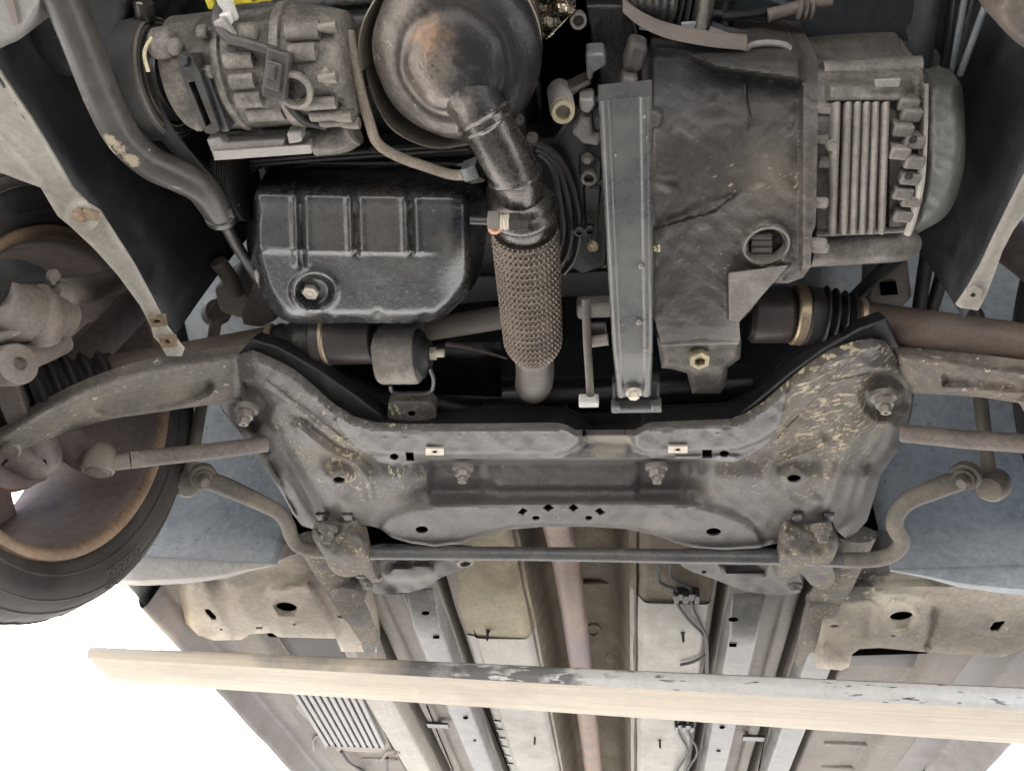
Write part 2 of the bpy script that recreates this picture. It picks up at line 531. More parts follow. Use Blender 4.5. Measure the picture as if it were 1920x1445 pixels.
M['arm'] = mat('dusty_wishbone_paint', (0.215, 0.195, 0.172), 0.68, var=0.22, vscale=12, dirt=((0.33, 0.285, 0.22), 0.4, 14),
    specks=[((0.6, 0.53, 0.4), 1.0, 0.67, (130, 130, 130), (0, 0, 0), None, 1)], bump=0.4, bscale=170)
M['arm_right'] = mat('muddy_wishbone_paint', (0.17, 0.148, 0.128), 0.7, var=0.3, vscale=16, dirt=((0.36, 0.31, 0.24), 0.5, 12),
    specks=[((0.6, 0.53, 0.4), 1.0, 0.64, (150, 150, 150), (0, 0, 0), None, 1)], bump=0.55, bscale=150)
M['bar'] = mat('stabiliser_bar_paint', (0.10, 0.10, 0.10), 0.5, var=0.25, vscale=20, dirt=((0.22, 0.185, 0.14), 0.3, 14), bump=0.35)
M['bar_end'] = mat('dusty_stabiliser_ends', (0.20, 0.18, 0.15), 0.68, var=0.22, vscale=22, dirt=((0.32, 0.27, 0.2), 0.4, 18), bump=0.35)
M['shaft'] = mat('rust_brown_driveshaft', (0.12, 0.085, 0.062), 0.55, var=0.25, vscale=10, dirt=((0.17, 0.08, 0.035), 0.22, 9), bump=0.25)
M['joint'] = mat('brown_joint_housing', (0.062, 0.048, 0.042), 0.5, var=0.2, vscale=14, dirt=((0.13, 0.10, 0.075), 0.2, 14), bump=0.2)
M['boot'] = mat('black_rubber_boot', (0.030, 0.029, 0.029), 0.55, var=0.25, vscale=18, dirt=((0.12, 0.10, 0.085), 0.25, 13), bump=0.3)
M['clip'] = mat('tan_band_clip', (0.42, 0.33, 0.22), 0.38, 0.55, var=0.2, vscale=30, bump=0.15)
M['rubber'] = mat('black_rubber', (0.020, 0.020, 0.021), 0.6, var=0.3, vscale=20, dirt=((0.09, 0.08, 0.07), 0.15, 20), bump=0.3)
M['plastic'] = mat('black_liner_plastic', (0.034, 0.037, 0.042), 0.48, var=0.3, vscale=7, dirt=((0.10, 0.098, 0.097), 0.36, 9), grain=((14, 50, 20), (0, .5, 0), 1.0, .25), bump=0.4, bscale=90)
M['liner'] = mat('dusty_sky_tinted_liner', (0.35, 0.382, 0.41), 0.5, var=0.14, vscale=5, dirt=((0.42, 0.43, 0.43), 0.3, 10),  # blue of the reflected sky put into the grey plastic's colour
    specks=[((0.55, 0.57, 0.58), 1.0, 0.69, (160, 160, 80), (0, 0, 0), None, 1), ((0.16, 0.18, 0.20), 1.0, 0.70, (110, 110, 80), (0.4, 0, 0), None, 1)], bump=0.35, bscale=90)
M['liner_lip'] = mat('dusty_grey_liner_lip', (0.30, 0.29, 0.27), 0.65, var=0.16, vscale=9, dirt=((0.16, 0.16, 0.16), 0.25, 20), bump=0.35, bscale=90)
M['flange'] = mat('cream_painted_flange', (0.42, 0.395, 0.345), 0.55, var=0.10, vscale=12, dirt=((0.36, 0.31, 0.24), 0.2, 20), bump=0.3, bscale=160)
M['rusty'] = mat('tan_rust', (0.28, 0.20, 0.125), 0.75, var=0.35, vscale=40, dirt=((0.50, 0.40, 0.26), 0.4, 60), bump=0.5)
M['floor'] = mat('tan_grey_underbody', (0.28, 0.25, 0.218), 0.62, var=0.13, vscale=5, dirt=((0.25, 0.215, 0.18), 0.32, 7),
    grain=((60, 4, 60), (0, 0, 0.05), 1.0, 0.22), bump=0.35, bscale=90, bdist=0.0025)
M['floor_pale'] = mat('pale_underbody_rail', (0.37, 0.35, 0.31), 0.5, var=0.10, vscale=6, dirt=((0.36, 0.31, 0.25), 0.25, 10),
    grain=((70, 5, 70), (0, 0, 0.12), 1.0, 0.2), bump=0.3, bscale=100)
M['floor_white'] = mat('whitish_floor_plate', (0.34, 0.325, 0.295), 0.5, var=0.08, vscale=8, dirt=((0.27, 0.24, 0.20), 0.33, 9), grain=((60, 5, 60), (0, 0, 0.05), 1.0, 0.15), bump=0.25, bscale=120)
M['rail_grey'] = mat('grey_rail_paint', (0.25, 0.245, 0.245), 0.45, var=0.14, vscale=12, dirt=((0.36, 0.34, 0.29), 0.3, 12),
    specks=[((0.55, 0.52, 0.44), 1.0, 0.63, (120, 300, 120), (0, 0, 0.7), P3(820, 1200, .76), 0.09)], bump=0.35, bscale=130)
M['jack'] = mat('tan_jacking_plate', (0.42, 0.375, 0.315), 0.62, var=0.12, vscale=7, dirt=((0.28, 0.235, 0.185), 0.3, 7),
    stains_and_shade=[((0.14, 0.125, 0.11), P3(620, 1060, .75), 0.12, 0.6, 0.85)], bump=0.45, bscale=80, bdist=0.003)
M['jack_mud'] = mat('mud_caked_jacking_plate', (0.40, 0.355, 0.295), 0.66, var=0.14, vscale=8,
    dirt=((0.55, 0.50, 0.40), 0.35, 9),
    stains_and_shade=[((0.12, 0.105, 0.092), P3(1590, 1085, .75), 0.10, 0.35, 0.95), ((0.105, 0.095, 0.085), P3(1640, 1060, .75), 0.11, 0.3, 0.95),
            ((0.62, 0.57, 0.46), P3(1690, 1115, .74), 0.055, 0.4, 0.9), ((0.58, 0.53, 0.42), P3(1560, 1200, .74), 0.06, 0.5, 0.8)],
    specks=[((0.68, 0.63, 0.52), 1.0, 0.66, (140, 90, 140), (0, 0, 0.4), None, 1)], bump=0.7, bscale=70, bdist=0.004)
M['tunnel'] = mat('yellow_brown_tunnel', (0.24, 0.20, 0.14), 0.7, var=0.22, vscale=8, dirt=((0.13, 0.10, 0.07), 0.5, 7),
    grain=((50, 6, 14), (0.5, 0, 0), 1.0, 0.25), bump=0.5, bscale=70, bdist=0.003)
M['yellow_panel'] = mat('yellowed_floor_primer', (0.43, 0.375, 0.245), 0.7, var=0.14, vscale=10, dirt=((0.24, 0.19, 0.12), 0.3, 11), bump=0.6, bscale=70, bdist=0.004)
M['pipe_pink'] = mat('pinkish_exhaust_pipe', (0.235, 0.16, 0.12), 0.5, 0.25, var=0.22, vscale=9, dirt=((0.29, 0.20, 0.15), 0.4, 9),
    stains_and_shade=[((0.16, 0.14, 0.15), P3(1080, 1200, .84), 0.11, 0.8, 0.8)], bump=0.5, bscale=70, bdist=0.003)
M['beam'] = mat('cream_lift_paint', (0.62, 0.535, 0.42), 0.55, var=0.05, vscale=3, dirt=((0.47, 0.41, 0.33), 0.3, 3.5), grain=((2.0, 70, 70), (0, 0, 0.06), 1.0, 0.28), bump=0.2, bscale=60)
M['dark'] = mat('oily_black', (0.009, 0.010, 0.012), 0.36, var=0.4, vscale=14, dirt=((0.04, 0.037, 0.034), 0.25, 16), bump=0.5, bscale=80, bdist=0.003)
M['black'] = mat('black_paint', (0.016, 0.017, 0.019), 0.38, var=0.35, vscale=12, dirt=((0.05, 0.047, 0.043), 0.2, 20), bump=0.35, bscale=120)
M['sump'] = mat('blue_black_sump_paint', (0.066, 0.071, 0.074), 0.22, 0.35, var=0.13, vscale=9, spec=0.6,
    dirt=((0.085, 0.078, 0.068), 0.25, 9), stains_and_shade=[((0.115, 0.10, 0.085), P3(700, 420, .72), 0.10, 0.9, 0.6), ((0.17, 0.145, 0.115), P3(845, 450, .73), 0.028, 0.7, 0.6)],
    specks=[((0.26, 0.25, 0.23), 1.0, 0.735, (260, 260, 260), (0, 0, 0), None, 1)], bump=0.3, bscale=210)
M['alu'] = mat('weathered_cast_aluminium', (0.34, 0.31, 0.27), 0.55, 0.35, var=0.28, vscale=22, dirt=((0.055, 0.048, 0.041), 0.52, 24),
    bump=0.6, bscale=150, bdist=0.0025)
M['alu_light'] = mat('pale_bracket_alloy', (0.46, 0.43, 0.40), 0.5, 0.3, var=0.16, vscale=26, dirt=((0.2, 0.17, 0.15), 0.25, 24), bump=0.45)
M['case'] = mat('brown_grey_gearbox_casting', (0.150, 0.130, 0.113), 0.5, 0.15, var=0.2, vscale=9, dirt=((0.068, 0.058, 0.05), 0.42, 8),
    stains_and_shade=[((0.035, 0.033, 0.032), P3(1300, 130, .79), 0.10, 0.6, 0.92), ((0.05, 0.046, 0.043), P3(1440, 190, .76), 0.07, 0.7, 0.8), ((0.06, 0.052, 0.046), P3(1260, 520, .73), 0.08, 0.8, 0.7), ((0.23, 0.20, 0.155), P3(1450, 330, .73), 0.05, 0.9, 0.5)],  # dark patches at the top paint shade where the casting curves away
    specks=[((0.5, 0.42, 0.29), 1.0, 0.67, (140, 240, 140), (0, 0, -0.5), P3(1400, 420, .73), 0.10)],
    grain=((110, 22, 60), (0, 0, 0.5), 1.0, 0.3), bump=0.55, bscale=120, bdist=0.0025)
M['case_light'] = mat('grey_gearbox_casting', (0.29, 0.265, 0.235), 0.55, 0.25, var=0.2, vscale=16, dirt=((0.075, 0.064, 0.054), 0.45, 18), bump=0.5, bscale=140)
M['cover_green'] = mat('greenish_end_cover', (0.35, 0.36, 0.33), 0.5, 0.25, var=0.14, vscale=11, dirt=((0.15, 0.14, 0.115), 0.32, 12), bump=0.45, bscale=130)
M['beam_green'] = mat('green_grey_support_beam', (0.115, 0.122, 0.120), 0.28, 0.2, var=0.05, vscale=5, dirt=((0.21, 0.20, 0.18), 0.3, 5),
    specks=[((0.42, 0.40, 0.35), 1.0, 0.72, (220, 120, 220), (0, 0, 0.3), None, 1)], bump=0.25, bscale=170)
M['cat'] = mat('heat_tinted_steel', (0.25, 0.218, 0.185), 0.33, 0.6, var=0.2, vscale=12, dirt=((0.105, 0.092, 0.082), 0.35, 13),
    stains_and_shade=[((0.42, 0.22, 0.11), P3(822, 68, .73), 0.026, 0.8, 0.9), ((0.085, 0.10, 0.12), P3(868, 140, .72), 0.02, 0.6, 0.8),
            ((0.028, 0.027, 0.028), P3(965, 70, .74), 0.075, 0.35, 0.97), ((0.025, 0.024, 0.024), P3(955, 165, .735), 0.075, 0.35, 0.97), ((0.03, 0.028, 0.028), P3(870, -5, .735), 0.045, 0.5, 0.9), ((0.06, 0.055, 0.05), P3(765, 190, .74), 0.04, 0.6, 0.7), ((0.34, 0.30, 0.25), P3(800, 160, .73), 0.03, 0.9, .5), ((0.07, 0.06, 0.055), P3(870, 15, .74), 0.03, 0.8, 0.7)],  # dark and pale patches put the dome's shading into its colour
    specks=[((0.55, 0.50, 0.44), 1.0, 0.67, (160, 160, 160), (0, 0, 0), P3(750, 130, .74), 0.05)], bump=0.45, bscale=120, bdist=0.0025)
M['pipe'] = mat('blued_exhaust_pipe', (0.13, 0.115, 0.105), 0.27, 0.65, var=0.22, vscale=16, dirt=((0.05, 0.046, 0.043), 0.3, 14),
    stains_and_shade=[((0.10, 0.125, 0.145), P3(930, 275, .71), 0.018, 0.9, 0.8), ((0.30, 0.25, 0.19), P3(950, 260, .71), 0.012, 0.9, 0.6)], bump=0.4, bscale=140)
M['braid'] = mat('brown_steel_braid', (0.235, 0.195, 0.155), 0.36, 0.7, var=0.22, vscale=18, dirt=((0.17, 0.13, 0.09), 0.25, 16), bump=0.3, bscale=260)
M['pipe_dull'] = mat('dull_grey_pipe', (0.16, 0.142, 0.122), 0.5, 0.3, var=0.18, vscale=14, bump=0.3)
M['tan_pipe'] = mat('cream_scorched_tube', (0.42, 0.355, 0.275), 0.6, 0.1, var=0.25, vscale=32, dirt=((0.17, 0.13, 0.1), 0.25, 40), bump=0.5)
M['shield'] = mat('dull_heat_shield', (0.30, 0.26, 0.21), 0.45, 0.5, var=0.25, vscale=18, bump=0.5)
M['foil'] = mat('crumpled_foil_shield', (0.62, 0.54, 0.42), 0.25, 0.8, var=0.3, vscale=20, bump=1.0, bscale=60, bdist=0.003)
M['hose'] = mat('grey_brown_rubber_hose', (0.085, 0.078, 0.071), 0.45, var=0.16, vscale=8, dirt=((0.14, 0.127, 0.11), 0.25, 12),
    stains_and_shade=[((0.50, 0.42, 0.29), P3(213, 258, .69), 0.010, .25, .9), ((0.50, 0.42, 0.29), P3(228, 275, .69), 0.008, .25, .9), ((0.45, 0.38, 0.27), P3(248, 298, .69), 0.009, .25, .9), ((0.45, 0.38, 0.27), P3(180, 190, .69), 0.007, .25, .9)],
    specks=[((0.62, 0.54, 0.40), 1.0, 0.66, (70, 35, 70), (0, 0, 0.6), P3(235, 260, .70), 0.075)], bump=0.25)
M['belt'] = mat('grey_black_drive_belt', (0.10, 0.098, 0.096), 0.5, var=0.15, vscale=20, bump=0.2)
M['brass'] = mat('pale_brass', (0.50, 0.44, 0.29), 0.38, 0.4, var=0.2, vscale=60, bump=0.25)
M['steel'] = mat('dusty_steel_fastener', (0.25, 0.225, 0.195), 0.45, 0.4, var=0.25, vscale=60, dirt=((0.11, 0.095, 0.08), 0.3, 60), bump=0.3, bscale=300)
M['steel_dark'] = mat('dark_oiled_fastener', (0.06, 0.056, 0.052), 0.4, 0.4, var=0.3, vscale=60, bump=0.3, bscale=300)
M['bolt_pale'] = mat('pale_zinc_fastener', (0.47, 0.43, 0.35), 0.45, 0.3, var=0.2, vscale=60, bump=0.3, bscale=300)
M['copper'] = mat('copper_nut', (0.50, 0.27, 0.16), 0.4, 0.6, var=0.2, vscale=60, bump=0.2)
M['tyre'] = mat('brown_black_tyre', (0.062, 0.055, 0.053), 0.62, var=0.22, vscale=9, dirt=((0.085, 0.072, 0.064), 0.3, 12), bump=0.35, bscale=140)
M['rim'] = mat('mauve_grey_rim', (0.24, 0.195, 0.18), 0.8, 0.0, var=0.16, vscale=6, dirt=((0.095, 0.075, 0.07), 0.3, 8), bump=0.25)
M['rim_rust'] = mat('rust_stained_rim_lip', (0.33, 0.22, 0.14), 0.65, var=0.22, vscale=14, dirt=((0.15, 0.10, 0.07), 0.3, 24), bump=0.4)
M['hub'] = mat('dull_brown_knuckle', (0.20, 0.168, 0.145), 0.6, var=0.2, vscale=14, dirt=((0.25, 0.205, 0.16), 0.3, 16), bump=0.4)
M['disc_rust'] = mat('rusty_brake_disc', (0.16, 0.075, 0.035), 0.6, var=0.35, vscale=16, dirt=((0.05, 0.055, 0.055), 0.5, 10), bump=0.4)
M['backplate'] = mat('mauve_backing_plate', (0.17, 0.135, 0.125), 0.55, var=0.18, vscale=8, bump=0.3)
M['line'] = mat('dark_brake_line', (0.035, 0.036, 0.04), 0.6, 0.0, var=0.2, vscale=40, bump=0.1)
M['yellow'] = mat('yellow_plastic', (0.72, 0.52, 0.03), 0.45, var=0.1, bump=0.1)
M['white_clip'] = mat('white_plastic', (0.68, 0.66, 0.60), 0.5, var=0.12, vscale=40, bump=0.2)
M['bumper'] = mat('pale_bumper_plastic', (0.42, 0.40, 0.38), 0.5, var=0.08, bump=0.2)
M['body'] = mat('grey_body_paint', (0.34, 0.36, 0.36), 0.35, var=0.05, bump=0.05)
M['blue_grey'] = mat('blue_grey_engine_bay', (0.075, 0.088, 0.10), 0.5, var=0.2, vscale=8, dirt=((0.04, 0.045, 0.05), 0.3, 9), bump=0.3)

M['tan_dust'] = mat('tan_dusty_pocket', (0.30, 0.27, 0.215), 0.7, var=0.2, vscale=30, grain=((160, 12, 160), (0, 0, 0), 1.0, .4), bump=.6, bscale=120)

M['floor_shade'] = mat('dark_brown_floor_shade', (0.055, 0.048, 0.043), 0.6, var=0.2, vscale=10, dirt=((0.09, 0.08, 0.07), 0.25, 12), bump=.3)  # dark tone standing in for shade on the floor

M['void'] = mat('flat_hole_black', (0.004, 0.004, 0.004), 1.0, var=0.0, bump=0, spec=0.0, wear=0)  # flat black that paints the unlit depth of holes
M['sill'] = mat('brown_grey_sill_paint', (0.26, 0.235, 0.225), 0.5, var=0.1, vscale=6, dirt=((0.16, 0.14, 0.13), 0.3, 7), bump=.2)

# ------------------------------------------------------------------ ground and the car
mb = MB()
mb.grid([[Vector((x, y, 0.0)) for x in (-250, -20, -4, 4, 20, 250)] for y in (-250, -20, -4, 0, 4, 8, 20, 250)])
g = build('ground', mb, M['ground'], None)
g['kind'] = 'structure'
mb = MB(); mb.grid([[Vector((x, y, 0.006)) for x in (-1.9, -1, 0, 1, 1.9)] for y in (-2.6, -1.5, -.5, 1, 2.6)])
g = build('added_dark_slab', mb, M['bay'], None); g['kind'] = 'structure'  # added out of view, dims the ground bounce under the car

car = bpy.data.objects.new('car', None)
car.empty_display_size = 0.3
car['label'] = 'car raised on a lift, seen from below with its engine, subframe and exhaust'
car['category'] = 'car'
scene.collection.objects.link(car)

# ---- floor pan: pressed profile running along the car
def strip(prof, y0, y1, ny=10, bow=0.0, warp=0.0012):
    mb = MB(); rows = []
    for j in range(ny+1):
        y = y0+(y1-y0)*j/ny
        rows.append([W(x, y, h+warp*math.sin(y*9+x*14)+warp*math.sin(y*23-x*31)) for x, h in prof])
    mb.grid(rows)
    return mb
def fillet(prof, r=0.008):
    """rounds the corners of a profile"""
    out = [prof[0]]
    for a, b, c in zip(prof[:-2], prof[1:-1], prof[2:]):
        a, b, c = np.array(a), np.array(b), np.array(c)
        d1 = np.linalg.norm(b-a); d2 = np.linalg.norm(c-b)
        k1 = min(r, d1*0.45)/d1; k2 = min(r, d2*0.45)/d2
        p = b+(a-b)*k1; q = b+(c-b)*k2
        for t in (0, .33, .67, 1):
            out.append(tuple((1-t)**2*p+2*t*(1-t)*b+t*t*q))
    out.append(prof[-1])
    return out
Y0, Y1 = 1.16, 4.05
HF = 0.805
floor_pan = build('floor_pan', strip(fillet([(-.87, .80), (-.80, .772), (-.735, .776), (-.72, HF), (-.60, HF), (-.596, .875), (-.578, .875), (-.575, HF), (-.482, HF), (-.479, .88), (-.456, .88), (-.452, HF), (-.42, HF), (-.412, HF+.012), (-.38, HF+.012), (-.372, HF), (-.284, HF), (-.282, .885), (-.264, .885), (-.262, HF), (-.24, HF)]), 1.30, Y1, 40), M['floor'], car, 'tan grey left floor pressing with folds')
build('floor_pan', strip(fillet([(.24, HF), (.282, HF), (.284, .885), (.300, .885), (.302, HF), (.372, HF), (.38, HF+.012), (.412, HF+.012), (.42, HF), (.446, HF), (.448, .88), (.468, .88), (.470, HF), (.548, HF), (.55, .87), (.572, .87), (.575, HF), (.59, HF), (.72, HF), (.735, .776), (.80, .772), (.87, .80)]), 1.30, Y1, 40), M['floor'], car, 'tan grey right floor pressing with ribs')
build('floor_plate', strip(fillet([(-.258, HF+.004), (-.254, HF-.004), (-.236, HF-.004), (-.232, HF-.010), (-.118, HF-.010), (-.098, HF+.02)]), 1.62, Y1, 24), M['floor_white'], car, 'whitish floor plate left of the tunnel')
build('floor_plate', strip(fillet([(.112, HF+.03), (.142, HF-.010), (.268, HF-.010), (.278, HF+.004)]), 1.45, Y1, 24), M['floor_white'], car, 'whitish floor plate right of the tunnel')
build('floor_plate', strip(fillet([(-.262, HF+.004), (-.236, HF-.002), (-.118, HF-.008), (-.098, HF+.02)]), 1.10, 1.64, 12, warp=0.0025), M['yellow_panel'], car, 'yellowed patch of floor left of the tunnel')
build('floor_plate', strip(fillet([(.112, HF+.03), (.142, HF-.004), (.268, HF-.004), (.278, HF+.006)]), 1.10, 1.47, 12, warp=0.0025), M['tunnel'], car)
build('tunnel', strip(fillet([(-.105, HF+.006), (-.085, HF+.06), (-.06, .925), (-.03, .945), (.05, .945), (.085, .925), (.105, HF+.06), (.125, HF+.006)], .02), 1.02, Y1, 60, warp=0.002), M['tunnel'], car, 'brown transmission tunnel over the exhaust pipe')
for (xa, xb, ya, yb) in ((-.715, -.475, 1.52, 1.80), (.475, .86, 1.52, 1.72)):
    mb = MB(); mb.grid([[W(xa+(xb-xa)*i/6, ya+(yb-ya)*j/4, HF-.004-.004*math.sin(i*1.1)*math.sin(j*.9)) for i in range(7)] for j in range(5)]); build('floor_shade_sheet', mb, M['floor_shade'], car, solid=.002)  # dark sheet paints the floor's shade behind the jacking plates
# rails
def rail(x0, x1, y0, y1, m, label=None, drop=.038, nose=0.10, holes=()):
    sl = .011
    prof = fillet([(x0-sl, HF+.01), (x0, HF-drop), (x1, HF-drop), (x1+sl, HF+.01)], .007)
    rows = []
    mb = MB()
    n = 50
    for j in range(n+1):
        y = y0+(y1-y0)*j/n
        k = min(1, max(0, (y-y0)/nose)) if nose else 1
        k = k*k*(3-2*k)
        rows.append([W(x, y, HF+.01-(HF+.01-h)*(0.25+0.75*k)) for x, h in prof])
    mb.grid(rows)
    return build('floor_rail', mb, m, car, label)
rail_1 = rail(-.355, -.296, 1.42, Y1, M['rail_grey'], 'grey floor rail left of the tunnel')
rail_2 = rail(.314, .370, 1.42, Y1, M['rail_grey'], 'grey floor rail right of the tunnel')
rail_3 = rail(-.566, -.494, 1.70, Y1, M['floor_pale'], 'pale wide floor rail beside the left sill')
rail_4 = rail(.482, .538, 1.44, Y1, M['rail_grey'])
# dark openings in the rails (flat black discs paint their unlit depth)
def slot(px, py, h, rx, ry, parent, round_=True, n=16, depth=.014):
    lp = ell(px, py, rx, ry, n) if round_ else [(px-rx, py-ry), (px+rx, py-ry), (px+rx, py+ry), (px-rx, py+ry)]
    mb = MB()
    rim = [A(x, y, h-.0012) for x, y in lp]
    c = sum(rim, Vector())/len(rim)
    outer = [c+(p-c)*1.14+Vector((0, 0, .0018)) for p in rim]
    k = len(rim)
    mb.add(outer+rim, [(i, (i+1) % k, k+(i+1) % k, k+i) for i in range(k)])
    build('hole_rim', mb, parent.data.materials[0], parent)
    mb = MB()
    mb.prism([p+Vector((0, 0, .0006)) for p in rim], (0, 0, .0004))
    return build('hole', mb, M['void'], parent)
HR = HF-.038
for (x, y, rx, ry, rd, par) in ((798, 1149, 8, 4, 1, rail_1), (818, 1194, 6, 3, 0, rail_1), (1375, 1161, 10, 4.5, 1, rail_2), (1374, 1209, 7, 3.5, 0, rail_2),
                                (873, 1345, 5, 3, 1, rail_1), (890, 1388, 3, 1.5, 1, rail_1), (1354, 1363, 5.5, 3, 1, rail_2), (1347, 1407, 4, 1.6, 0, rail_2)):
    slot(x, y, HR-.001, rx, ry, par, rd)
# floor cross lips, joints and ribs
for (xa, xb, y, h) in ((800, 842, 1358, HF-.003), (1392, 1434, 1382, HF-.003)):
    mb = MB(); a, b = A(xa, y, h), A(xb, y+2, h); mb.box((a+b)/2, ((b-a).length, .03, .006)); build('cross_lip', mb, M['steel_dark'], floor_pan, bevel=.002)
for k, (ya, xa, xb) in enumerate(((1388, 1545, 1682), (1433, 1540, 1700))):
    mb = MB(); mb.tube(LP((xa, ya, HF+.004), ((xa+xb)/2, ya+3, HF+.002), (xb, ya+6, HF+.004)), .011, n=10); build('floor_rib', mb, M['floor'], car)
for (pts, w) in ((((905, 1320), (927, 1372), (955, 1445)), .0016), (((1766, 1383), (1730, 1445), (1700, 1500)), .0018), (((800, 1322), (850, 1445)), .0016), (((1434, 1385), (1422, 1445)), .0014),
                 (((880, 1150), (900, 1215), (908, 1240)), .0016)):
    mb = MB(); mb.tube(LP(*pts, h=HF-.0035 if pts[0][0] != 1766 else .777), w, n=6, sub=1); build('seam', mb, M['void'], car)
for k in range(6):
    mb = MB(); mb.box(A(932+k*5, 1352+k*16, HF-.006), (.017, .010, .003)); build('weld_slot', mb, M['steel_dark'], floor_pan)
# push-in studs hanging from the floor
for (x, y) in ((915, 1188), (1280, 1190), (1003, 1385), (1237, 1391)):
    p = A(x, y-6, HF-.008); mb = MB()
    mb.lathe(p, (0, .05, -1), [(0, .006), (.003, .006), (.003, .0032), (.022, .0028), (.024, .001)], n=10)
    build('stud', mb, M['line'], car)

# ---- pressings in the tunnel roof
tn = .945
mb = MB(); mb.tube(LP((1001, 1158, .852), (1008, 1118, .89), (1033, 1098, .934), (1100, 1092, .940), (1165, 1094, .934), (1190, 1114, .89), (1198, 1165, .852)), .0065, n=8)
build('pressed_bead', mb, M['tunnel'], car)
for (x, y, a, b) in ((1153, 1185, 12, 17), (1153, 1230, 14, 9), (1113, 1180, 12, 10)):
    mb = MB(); mb.tube([A(q[0], q[1], tn-.004) for q in ell(x, y, a, b, 13)+[ell(x, y, a, b, 13)[0]]], .004, n=8, sub=2); build('pressed_bead', mb, M['tunnel'], car)
mb = MB(); mb.prism([A(q[0], q[1], tn-.006) for q in ell(1140, 1115, 7, 2.5, 10)], (0, 0, .002)); build('hole', mb, M['void'], car)

# ---- sills
for s in (-1, 1):
    e_ = .02 if s < 0 else .07
    prof = fillet([(s*.90, .98), (s*(.905+e_), .86), (s*(.885+e_), .735), (s*(.872+e_), .722-e_*.3), (s*(.862+e_), .724-e_*.3), (s*(.855+e_*.5), .775), (s*.80, .774)], .01)
    build('sill', strip(prof, 1.36, 3.35, 26), M['sill'], car, 'grey painted sill edge on the %s' % ('left' if s < 0 else 'right'))

# ---- jacking plates
def jack_relief(left):
    def f(x, y):
        h = np.full(np.shape(x), .748)
        if left:
            h += .012*sst(seg(x, y, [(405, 1095), (450, 1180), (470, 1230)]), 26, 6)*0.8
            h -= .010*sst(sdp(x, y, [(500, 1110), (575, 1090), (640, 1200), (525, 1200)]), 6, -6)
            h += .05*sst(x, 360, 318)+.02*sst(x, 650, 700)
            h += .012*sst(np.hypot((x-537), (y-1138)*1.9), 26, 20)
            h += .02*sst(y, 1110, 1075)
        else:
            h -= .010*sst(sdp(x, y, [(1640, 1105), (1740, 1115), (1735, 1200), (1635, 1200)]), 8, -8)
            h += .010*sst(seg(x, y, [(1752, 1145), (1738, 1205)]), 16, 4)
            h -= .009*sst(seg(x, y, [(1690, 1156), (1690, 1156.1)]), 34, 27) - .006*sst(seg(x, y, [(1690, 1156), (1690, 1156.1)]), 26, 20)
            h += .03*sst(x, 1545, 1520)+.02*sst(y, 1105, 1080)
            h -= .008*sst(seg(x, y, [(1545, 1225), (1570, 1245)]), 24, 10)
        h += .0028*wob(x, y, 34, 2.0)+.0014*wob(x, y, 12, 5.0)
        return h
    return f
out_l = [(258, 1108), (300, 1100), (380, 1086), (440, 1078), (500, 1062), (545, 1040), (600, 1030), (640, 1075), (690, 1130), (703, 1180), (706, 1222), (640, 1221), (630, 1197), (522, 1194), (510, 1186), (470, 1188), (452, 1199), (400, 1200), (372, 1191), (345, 1165), (318, 1130)]
hl = [ell(537, 1138, 20, 9, 18, .12), [(383, 1142), (392, 1141), (406, 1156), (404, 1162), (397, 1162), (385, 1149)], ell(552, 1170, 4, 2, 8), [(480, 1175), (492, 1175), (492, 1179), (480, 1179)], ell(415, 1180, 3, 2, 8), ell(640, 1156, 8, 3, 10)]
jl = build('jacking_plate', panel(out_l, jack_relief(True), hl, step=8, skirt=.04), M['jack'], car, 'clean tan jacking plate behind the left wheel')
out_r = [(1560, 1085), (1600, 1040), (1660, 1030), (1720, 1040), (1760, 1070), (1850, 1100), (1990, 1130), (1990, 1190), (1925, 1215), (1880, 1231), (1760, 1224), (1650, 1214), (1612, 1216), (1598, 1226), (1592, 1250), (1577, 1256), (1527, 1252), (1519, 1240), (1524, 1190), (1540, 1130)]
hr = [ell(1690, 1155, 22, 9, 18, -.1), [(1855, 1178), (1863, 1166), (1885, 1163), (1884, 1170), (1872, 1183), (1860, 1184)], ell(1565, 1174, 9, 3, 10), ell(1675, 1192, 5, 2, 8)]
jr = build('jacking_plate', panel(out_r, jack_relief(False), hr, step=8, skirt=.04), M['jack_mud'], car, 'mud caked jacking plate on the right with a large hole')
# black sheets above the plates, painted shade so that the holes read deep
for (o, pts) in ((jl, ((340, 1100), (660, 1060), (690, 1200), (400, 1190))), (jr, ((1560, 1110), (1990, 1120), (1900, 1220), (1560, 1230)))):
    mb = MB(); mb.prism(LP(*pts, h=.790), (0, 0, .01)); build('plate_backing', mb, M['void'], o)
# rail legs that join the subframe to the floor
mb = MB(); mb.tube(LP((585, 1010, .755), (620, 1070, .755), (665, 1150, .765), (700, 1235, .79)), .034, n=12, flat=(.55, Vector((0, 0, 1)))); build('rail_leg', mb, M['clamp'], car, 'mud streaked rail leg behind the left clamp')
mb = MB(); mb.tube(LP((1605, 1000, .76), (1570, 1080, .755), (1540, 1150, .77), (1520, 1240, .795)), .034, n=12, flat=(.55, Vector((0, 0, 1)))); build('rail_leg', mb, M['clamp'], car)
mb = MB(); mb.lathe(A(652, 1118, .735), (0, 0, -1), [(-.03, .034), (.0, .034), (.008, .026), (.010, .008)], n=18); build('drain_boss', mb, M['clamp'], car)
mb = MB(); mb.lathe(A(1545, 1145, .742), (0, 0, -1), [(-.03, .028), (.0, .028), (.006, .02), (.008, .006)], n=18); build('drain_boss', mb, M['clamp'], car)

